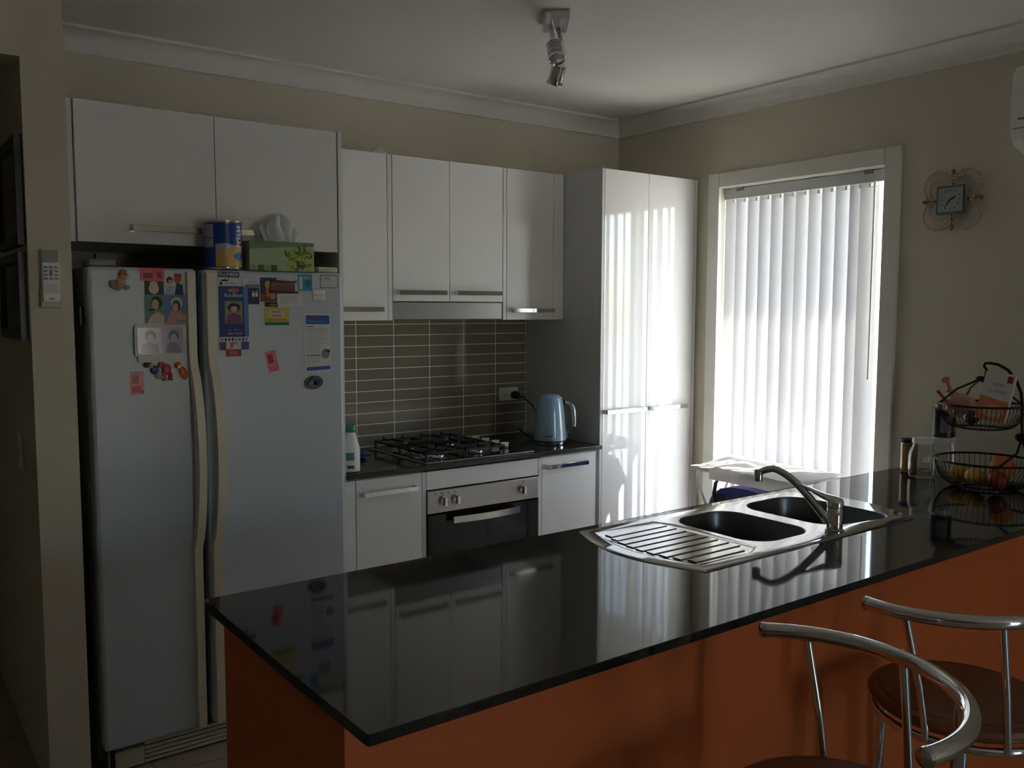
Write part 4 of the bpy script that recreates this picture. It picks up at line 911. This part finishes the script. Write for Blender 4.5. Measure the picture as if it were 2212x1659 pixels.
def spot(a, axis, label):
    axis = axis.normalized(); q = axis.to_track_quat('Z', 'Y').to_matrix()
    prof = [(0.010, -0.005), (0.0125, 0.0), (0.0125, 0.035), (0.019, 0.040), (0.026, 0.046)]
    z = 0.048
    for k in range(9): prof += [(0.029, z), (0.029, z+0.003), (0.026, z+0.0035), (0.026, z+0.0055)]; z += 0.006
    prof += [(0.030, z), (0.031, z+0.012), (0.029, z+0.014), (0.024, z+0.008), (0.008, z-0.004), (0.001, z-0.004)]
    bm = nb(); lathe(bm, prof, (0, 0, 0), 28)
    for v in bm.verts: v.co = a + q @ v.co
    o = obj('lamp_head', bm, CHROME, cl)
    bm = nb(); lathe(bm, [(0.024, z+0.0085), (0.001, z+0.010)], (0, 0, 0), 24, caps=False)
    for v in bm.verts: v.co = a + q @ v.co
    obj('bulb_lens', bm, mat('lamp_lens', S(140, 140, 138), 0.15), o)
    return o
p1 = c0 - rd*0.014 - vd*0.070 + Vector((0, 0, H-0.076)); p2 = c0 + rd*0.026 + vd*0.020 + Vector((0, 0, H-0.118))
spot(p1, Vector((0.02, -0.02, -1)) - vd*0.42 + rd*0.10, 'near'); spot(p2, Vector((0, 0, -1)) + vd*0.38 - rd*0.26, 'far')
for p, s in ((p1, c0-rd*0.022-vd*0.05), (p2, c0+rd*0.012+vd*0.03)):
    bm = nb(); tube(bm, [s+Vector((0, 0, H-0.028)), (s*0.5+Vector((p.x, p.y, 0))*.5)+Vector((0, 0, (H-0.028+p.z)/2)), p], [0.009, 0.0085, 0.010], 10); obj('arm', bm, CHROMED, cl)
    bm = nb(); blob(bm, p, 0.013, 2); obj('swivel_joint', bm, CHROME, cl)

# ------------------------------------------------------------------ air conditioner
ac = thing('air_conditioner', 'white split air conditioner at the right edge above the clock', 'air conditioner', (-0.1, -2.64, 2.12))
prof = [(0.0, 2.13), (-0.10, 2.118), (-0.165, 2.135), (-0.195, 2.17), (-0.205, 2.22), (-0.205, 2.39), (-0.19, 2.415), (0.0, 2.42)]
bm = nb(); prism(bm, prof, lambda u, v, dd: (u-0.001, dd, v), -3.05, -2.228); bmesh.ops.bevel(bm, geom=[e for e in bm.edges if abs(e.verts[0].co.y-e.verts[1].co.y) < 1e-4 and e.verts[0].co.x+e.verts[1].co.x < -.05], offset=0.012, segments=3, affect='EDGES'); obj('housing', bm, WHITEP, ac)
bm = nb(); prism(bm, [(-0.196, 2.176), (-0.168, 2.142), (-0.172, 2.139), (-0.2015, 2.174)], lambda u, v, dd: (u, dd, v), -3.02, -2.270); obj('louvre', bm, TRIM, ac)
B('panel_line', (-0.2075, -3.03, 2.196), (-0.2055, -2.245, 2.199), GREYP, ac); B('brand_mark', (-0.2075, -2.34, 2.226), (-0.2058, -2.258, 2.233), GREYP, ac)

# ------------------------------------------------------------------ wall clock with bead scrolls
wc = thing('wall_clock', 'square-faced wall clock framed by beaded wire scrolls', 'clock', (-0.01, -1.935, 1.88))
yc, zc = -1.938, 1.992
B('case', (-0.030, yc-0.058, zc-0.056), (-0.012, yc+0.058, zc+0.056), mat('clock_case', S(96, 98, 96), 0.5), wc, 0.004)
fc_ = B('dial', (-0.0315, yc-0.049, zc-0.047), (-0.0302, yc+0.049, zc+0.047), mat('clock_dial', S(150, 160, 156), 0.5), wc)
def hand(ang, L, wd, nm):
    bm = nb(); d_ = Vector((-math.sin(ang), math.cos(ang))); n_ = Vector((d_.y, -d_.x))
    prism(bm, [tuple(-d_*0.008+n_*wd), tuple(-d_*0.008-n_*wd), tuple(d_*L*.7-n_*wd*1.4), tuple(d_*L), tuple(d_*L*.7+n_*wd*1.4)], lambda u, v, dd: (-0.0318-dd, yc+u, zc+v), 0, 0.0008); obj(nm, bm, BLACKP, wc, False)
hand(math.radians(62), 0.026, 0.0024, 'hour_hand'); hand(math.radians(218), 0.034, 0.0015, 'minute_hand')
for k in range(12):
    a = math.radians(30*k); bm = nb(); prism(bm, ell(0.038*math.sin(a), 0.037*math.cos(a), .002, .0035, 8), lambda u, v, dd: (-0.0317-dd, yc+u, zc+v), 0, .0004); obj('hour_mark', bm, BLACKP, fc_, False)
BEAD = mat('clock_bead', S(196, 170, 150), 0.12, spec=0.8, coat=0.6)
def quatre(R0, amp): 
    out = []
    for k in range(400):
        a = 2*math.pi*k/400; r = R0*(1+amp*abs(math.sin(2*a))**0.8); out.append(Vector((r*math.cos(a), r*math.sin(a), 0)))
    return out
for R0, amp, br in ((0.084, 0.66, 0.0056), (0.067, 0.64, 0.0060)):
    path = quatre(R0, amp); bm = nb(); acc = 0; last = path[0]
    for p in path[1:]+[path[0]]:
        acc += (p-last).length; last = p
        if acc >= br*2.05: 
            ret = bmesh.ops.create_icosphere(bm, subdivisions=1, radius=br, matrix=Matrix.Translation((-0.014, yc+p.x, zc+p.y))); acc = 0
    o = obj('bead_string', bm, BEAD, wc); o['kind'] = 'stuff'
    bm = nb(); tube(bm, [(-0.012, yc+p.x, zc+p.y) for p in path[::8]], 0.0012, 5, True); obj('scroll_wire', bm, BRONZE, wc)
for a in (0, 90, 180, 270):
    d_ = Vector((math.cos(math.radians(a)), math.sin(math.radians(a)))); bm = nb()
    tube(bm, [(-0.014, yc+d_.x*r, zc+d_.y*r) for r in (0.090, 0.098, 0.108, 0.117, 0.123)], [0.001, 0.005, 0.009, 0.008, 0.002], 10); obj('drop_bead', bm, mat('drop_amber', S(120, 92, 66), 0.1, coat=.8), wc)
    bm = nb(); tube(bm, [(-0.014, yc+d_.x*0.056, zc+d_.y*0.054), (-0.014, yc+d_.x*0.096, zc+d_.y*0.096)], 0.0022, 6); obj('spoke', bm, BRONZE, wc)

# ------------------------------------------------------------------ remote, hall frames, switch
rm = thing('remote_control', 'air conditioner remote in its holder on the nib wall', 'remote', (-3.057, -0.735, 1.56))
B('holder', (-3.088, -0.735, 1.555), (-3.029, -0.7205, 1.612), mat('holder_plastic', S(176, 172, 158), .4), rm, .003)
hb = B('body', (-3.083, -0.745, 1.572), (-3.034, -0.7245, 1.733), WHITEP, rm, .004)
B('display', (-3.080, -0.7475, 1.692), (-3.037, -0.7452, 1.730), mat('lcd', S(150, 160, 156), .05, spec=.8, coat=1), hb)
for i in range(3):
    for j in range(4):
        if i == 1 and j in (1, 2): continue
        x = -3.078+.0145*i; z = 1.640+.0115*j; B('button', (x, -0.7472, z), (x+.0105, -0.7452, z+.0065), GREYP, hb)
B('button', (-3.0635, -0.7472, 1.651), (-3.0535, -0.7452, 1.671), GREYP, hb)
B('cover_flap', (-3.079, -0.7475, 1.598), (-3.038, -0.7452, 1.628), PAPER, hb)
bm = nb(); box(bm, (-3.066, -0.7472, 1.580), (-3.050, -0.7455, 1.584)); obj('brand_mark', bm, GREYP, rm, False)
def frame(label, z0, z1, y0, y1, mt, mtin):
    r_ = thing('picture_frame', label, 'picture frame', (-3.13, (y0+y1)/2, z0), 'picture frames in the hall'); xo = -3.1155; t = .03; x1 = xo-.022
    for lo, hi in (((x1, y0, z0), (xo, y0+t, z1)), ((x1, y1-t, z0), (xo, y1, z1)), ((x1, y0+t, z0), (xo, y1-t, z0+t)), ((x1, y0+t, z1-t), (xo, y1-t, z1))): B('frame_side', lo, hi, mt, r_)
    B('mat_board', (xo-.008, y0+t, z0+t), (xo-.001, y1-t, z1-t), mtin, r_); B('picture', (xo-.0095, y0+t+.05, z0+t+.04), (xo-.0082, y1-t-.05, z1-t-.04), pm('hall_picture', 60, 52, 46), r_)
    B('pane', (xo-.013, y0+t, z0+t), (xo-.011, y1-t, z1-t), PANE, r_)
frame('upper black picture frame on the dark hall wall', 1.745, 2.075, -0.70, -0.24, pm('frame_black', 22, 22, 24, .4), pm('mat_grey', 120, 118, 112))
frame('lower slate-grey picture frame on the dark hall wall', 1.455, 1.725, -0.685, -0.22, pm('frame_slate', 62, 68, 78, .4), pm('mat_cream', 140, 132, 118))
ls = thing('light_switch', 'white light switch on the hall wall behind the nib', 'light switch', (-3.118, -0.42, 1.01))
B('plate', (-3.123, -0.46, 1.015), (-3.1155, -0.385, 1.135), WHITEP, ls, .002); B('rocker', (-3.1265, -0.43, 1.06), (-3.1232, -0.415, 1.09), TRIM, ls)

# ------------------------------------------------------------------ jars and fruit baskets at the end of the peninsula
def jar(label, c, prof, lidprof, lidmat, z0, content=None, text=None):
    r_ = thing('glass_jar', label, 'jar', (c[0], c[1], z0), 'jars at the bench end')
    bm = nb(); lathe(bm, [(r, z0+h) for r, h in prof], (c[0], c[1], 0), 36, caps=False); o = obj('glass', bm, JARG, r_)
    bm = nb(); lathe(bm, [(r, z0+h) for r, h in lidprof], (c[0], c[1], 0), 32); obj('lid', bm, lidmat, r_)
    if content:
        bm = nb(); lathe(bm, [(r, z0+h) for r, h in content[0]], (c[0], c[1], 0), 28); obj('contents', bm, content[1], r_)
    if text:
        ca = math.radians(232); rr = prof[3][0]+0.0006
        for body, zz, sz in text:
            bm = nb(); text_bm(bm, body, sz, lambda u, v: (c[0]+rr*math.cos(ca+u/rr), c[1]+rr*math.sin(ca+u/rr), z0+zz+v)); obj('lettering', bm, mat('embossed', S(225, 225, 220), .3), o, False)
    return r_
jar('large clear glass mason jar with white lid at the bench end', (-0.215, -1.968), [(0.001, .0005), (.040, .0005), (.048, .006), (.051, .02), (.051, .085), (.047, .107), (.037, .124), (.036, .140)], [(.0395, .137), (.0395, .153), (.037, .158), (.001, .1585)], WHITEP, 0.9005, None, [('Ball', .078, .026), ('MASON', .036, .010)])
jar('slim jar of golden grains with dark lid behind the mason jar', (-0.145, -1.875), [(0.001, .0005), (.028, .0005), (.032, .005), (.033, .015), (.033, .115), (.031, .122)], [(.035, .122), (.036, .124), (.035, .136), (.001, .137)], NAVY, 0.9005, ([(.001, .004), (.031, .004), (.0315, .112), (.001, .114)], mat('grain', S(186, 138, 74), .7, var=.3, vscale=200)))
jar('clear glass jar with white lid under the black canister', (-0.095, -1.985), [(0.001, .0005), (.040, .0005), (.045, .006), (.046, .02), (.046, .11), (.042, .125), (.040, .135)], [(.043, .135), (.043, .152), (.041, .1545), (.001, .155)], WHITEP, 0.9005)
cn = thing('tea_canister', 'black canister with grey label stacked on the glass jar', 'canister', (-0.095, -1.985, 1.056))
bm = nb(); lathe(bm, [(.040, 1.0558), (.044, 1.060), (.044, 1.150)], (-0.095, -1.985, 0), 28); co = obj('body', bm, pm('canister_black', 24, 24, 30, .3), cn)
bm = nb(); lathe(bm, [(.045, 1.1505), (.045, 1.166), (.042, 1.167)], (-0.095, -1.985, 0), 28); obj('rim', bm, pm('canister_rim', 36, 38, 50, .3), cn)
bm = nb(); lathe(bm, [(.033, 1.1672), (.034, 1.186), (.030, 1.190), (.001, 1.1905)], (-0.095, -1.985, 0), 24); obj('lid', bm, pm('canister_lid', 110, 104, 98, .4), cn)
obj('print_label', wrapc((-0.095, -1.985), 0.0442, -170, -115, 1.075, 1.140), pm('canister_label', 128, 128, 142), co)

bs = thing('fruit_basket_stand', 'two-tier dark wire fruit basket stand at the bench end', 'basket', (-0.20, -2.20, 0.9005))
def wire_basket(nm, c, R, z_rim, z_bot, n=56):
    rim = nb(); tube(rim, [(c[0]+R*math.cos(2*math.pi*k/48), c[1]+R*math.sin(2*math.pi*k/48), z_rim) for k in range(48)], 0.0042, 8, True); o = obj(nm, rim, BRONZE, bs)
    prof = []
    for k in range(9):
        t = k/8; prof.append((R*(0.50+0.50*math.sin(t*math.pi/2)**0.8), z_bot+(z_rim-z_bot)*(1-math.cos(t*math.pi/2))))
    bm = nb()
    for k in range(n):
        a = 2*math.pi*k/n; tube(bm, [(c[0]+r*math.cos(a), c[1]+r*math.sin(a), z) for r, z in prof], 0.0011, 4, caps=False)
    wv = obj('basket_wires', bm, BRONZE, o); wv['kind'] = 'stuff'
    bm = nb(); tube(bm, [(c[0]+prof[0][0]*math.cos(2*math.pi*k/36), c[1]+prof[0][0]*math.sin(2*math.pi*k/36), z_bot) for k in range(36)], 0.0032, 6, True)
    for k in range(-3, 4):
        y = k*prof[0][0]/4; L_ = math.sqrt(max(0, prof[0][0]**2-y*y)); tube(bm, [(c[0]-L_, c[1]+y, z_bot), (c[0]+L_, c[1]+y, z_bot)], 0.0011, 4, caps=False)
    obj('basket_base', bm, BRONZE, o)
LB = (-0.205, -2.205); UB = (-0.20, -2.178)
wire_basket('lower_basket', LB, 0.170, 1.003, 0.906); wire_basket('upper_basket', UB, 0.142, 1.208, 1.120)
def srod(nm, pts, r=0.0045): 
    bm = nb(); tube(bm, pts, r, 8); return obj(nm, bm, BRONZE, bs)
kb_ = Vector((-0.20, -2.325, 1.10))
srod('stand_post', [(-0.205, -2.372, 1.003), (-0.203, -2.345, 1.05), (-0.20, -2.326, 1.09), (-0.20, -2.322, 1.15), (-0.20, -2.320, 1.208)], .005)
bm = nb(); blob(bm, kb_, 0.022, 2, (1, 1.1, .8)); obj('stand_knob', bm, BRONZE, bs)
srod('stand_post', [(-0.20, -2.325, 1.10), (-0.14, -2.33, 1.05), (-0.07, -2.30, 1.003)], .0045); srod('stand_post', [(-0.20, -2.325, 1.10), (-0.27, -2.34, 1.05), (-0.33, -2.31, 1.003)], .0045)
srod('handle_arch', [(-0.20, -2.320, 1.208), (-0.20, -2.314, 1.26), (-0.20, -2.295, 1.305), (-0.20, -2.265, 1.340), (-0.20, -2.230, 1.358), (-0.20, -2.200, 1.362), (-0.20, -2.184, 1.360), (-0.20, -2.180, 1.350), (-0.20, -2.190, 1.335), (-0.20, -2.186, 1.30), (-0.20, -2.178, 1.29)], .0055)
bm = nb(); blob(bm, (-0.20, -2.170, 1.302), 0.014, 2, (1, 1.4, .8)); obj('handle_hub', bm, BRONZE, bs)
for dx, dy in ((-.09, .112), (0.085, .108), (0.10, -.095)):
    srod('hanger_arm', [(-0.20, -2.172, 1.302), (-0.20+dx*.55, -2.175+dy*.6, 1.262), (-0.20+dx, -2.178+dy, 1.210)], .004)
# contents
def fruit(nm, label, cat, c, r, mt, sc3=(1, 1, .94), grp='fruit in the lower basket'):
    bm = nb(); blob(bm, (c[0], c[1], c[2]), r, 3, sc3, .03); o = tag(obj(nm, bm, mt), label, cat, grp); return o
ORF = mat('orange_peel', S(206, 112, 40), .5, var=.08, bump=.3, bscale=120); LEM = mat('lemon_peel', S(206, 160, 50), .5, var=.06, bump=.3, bscale=120); APP = mat('apple_skin', S(140, 60, 44), .35, var=.2)
fruit('orange', 'big orange on top of the fruit in the lower basket', 'fruit', (-0.20, -2.262, 0.985), .042, ORF)
fruit('lemon', 'yellow lemon left of the other fruit in the lower basket', 'fruit', (-0.215, -2.115, 0.943), .032, LEM, (.85, 1.2, .85))
fruit('lemon', 'yellow lemon in the middle of the lower basket front', 'fruit', (-0.255, -2.192, 0.944), .033, LEM, (.9, 1.15, .9))
fruit('apple', 'dull red apple at the right side of the lower basket', 'fruit', (-0.262, -2.276, 0.944), .036, APP)
bm = nb(); blob(bm, (-0.185, -2.090, 1.192), .048, 3, (.9, 1.25, .95), .35)
pb = thing('snack_bag', 'crinkled clear snack bag with red seal in the upper basket', 'bag', (-0.185, -2.09, 1.145)); obj('film', bm, BAGG, pb)
bm = nb(); blob(bm, (-0.185, -2.092, 1.180), .038, 2, (.9, 1.2, .8), .3); obj('contents', bm, pm('snack', 178, 140, 108, .6), pb)
bm = nb(); tube(bm, [(-0.19, -2.075, 1.225), (-0.192, -2.055, 1.250), (-0.195, -2.045, 1.275), (-0.195, -2.040, 1.300)], [.028, .013, .010, .016], 10, flat=.6); obj('gathered_top', bm, BAGG, pb)
bm = nb(); tube(bm, [(-0.205, -2.052, 1.246), (-0.19, -2.050, 1.252), (-0.178, -2.054, 1.250)], .005, 6); obj('tie', bm, pm('tie_red', 196, 60, 44), pb)
bm = nb(); prism(bm, [(-2.022, 1.246), (-2.060, 1.206), (-2.075, 1.208), (-2.032, 1.252)], lambda u, v, dd: (-0.236+dd, u, v), 0, .002); obj('seal_strip', bm, pm('tie_red', 196, 60, 44), pb, False)
bm = nb(); prism(bm, ell(-2.040, 1.288, .012, .011, 12), lambda u, v, dd: (-0.212+dd, u, v), 0, .002); obj('seal_tab', bm, pm('seal_tab', 220, 110, 92), pb, False)
pk = thing('snack_packet', 'white and orange paper packet standing in the upper basket', 'packet', (-0.225, -2.255, 1.17))
pkf = lambda u, v, dd: (-0.262+dd+v*.04, -2.185-u*.105-v*.018, 1.165+v*.170-u*.012)
bm = nb(); prism(bm, [(0, 0), (1, 0), (1, 1), (0, 1)], pkf, -.006, .008); obj('sleeve', bm, PAPER, pk, False)
for nm, pts_, mt, k in (('print', [(0, 0), (1, 0), (1, .42), (0, .5)], pm('packet_orange', 204, 128, 84), 0), ('print', ell(.55, .2, .34, .13, 16), pm('packet_food', 214, 170, 146), 1), ('print', [(.76, .82), (.94, .82), (.94, .96), (.76, .96)], RED, 0)):
    bm = nb(); prism(bm, pts_, pkf, -.0066-.0004*k, -.0058); obj(nm, bm, mt, pk, False)
bm = nb(); text_bm(bm, 'Italian', .019, lambda a, b: pkf(.5+a/.105, .76+b/.170, -.0068)); text_bm(bm, 'Certificate', .016, lambda a, b: pkf(.5+a/.105, .62+b/.170, -.0068)); obj('lettering', bm, GREY, pk, False)
bm = nb(); blob(bm, (-0.245, -2.165, 1.160), .030, 2, (.8, 1.0, .9), .2); tag(obj('chocolate_bag', bm, pm('choc_wrap', 70, 42, 38, .2)), 'shiny dark brown wrapped sweets bag in the upper basket', 'bag')
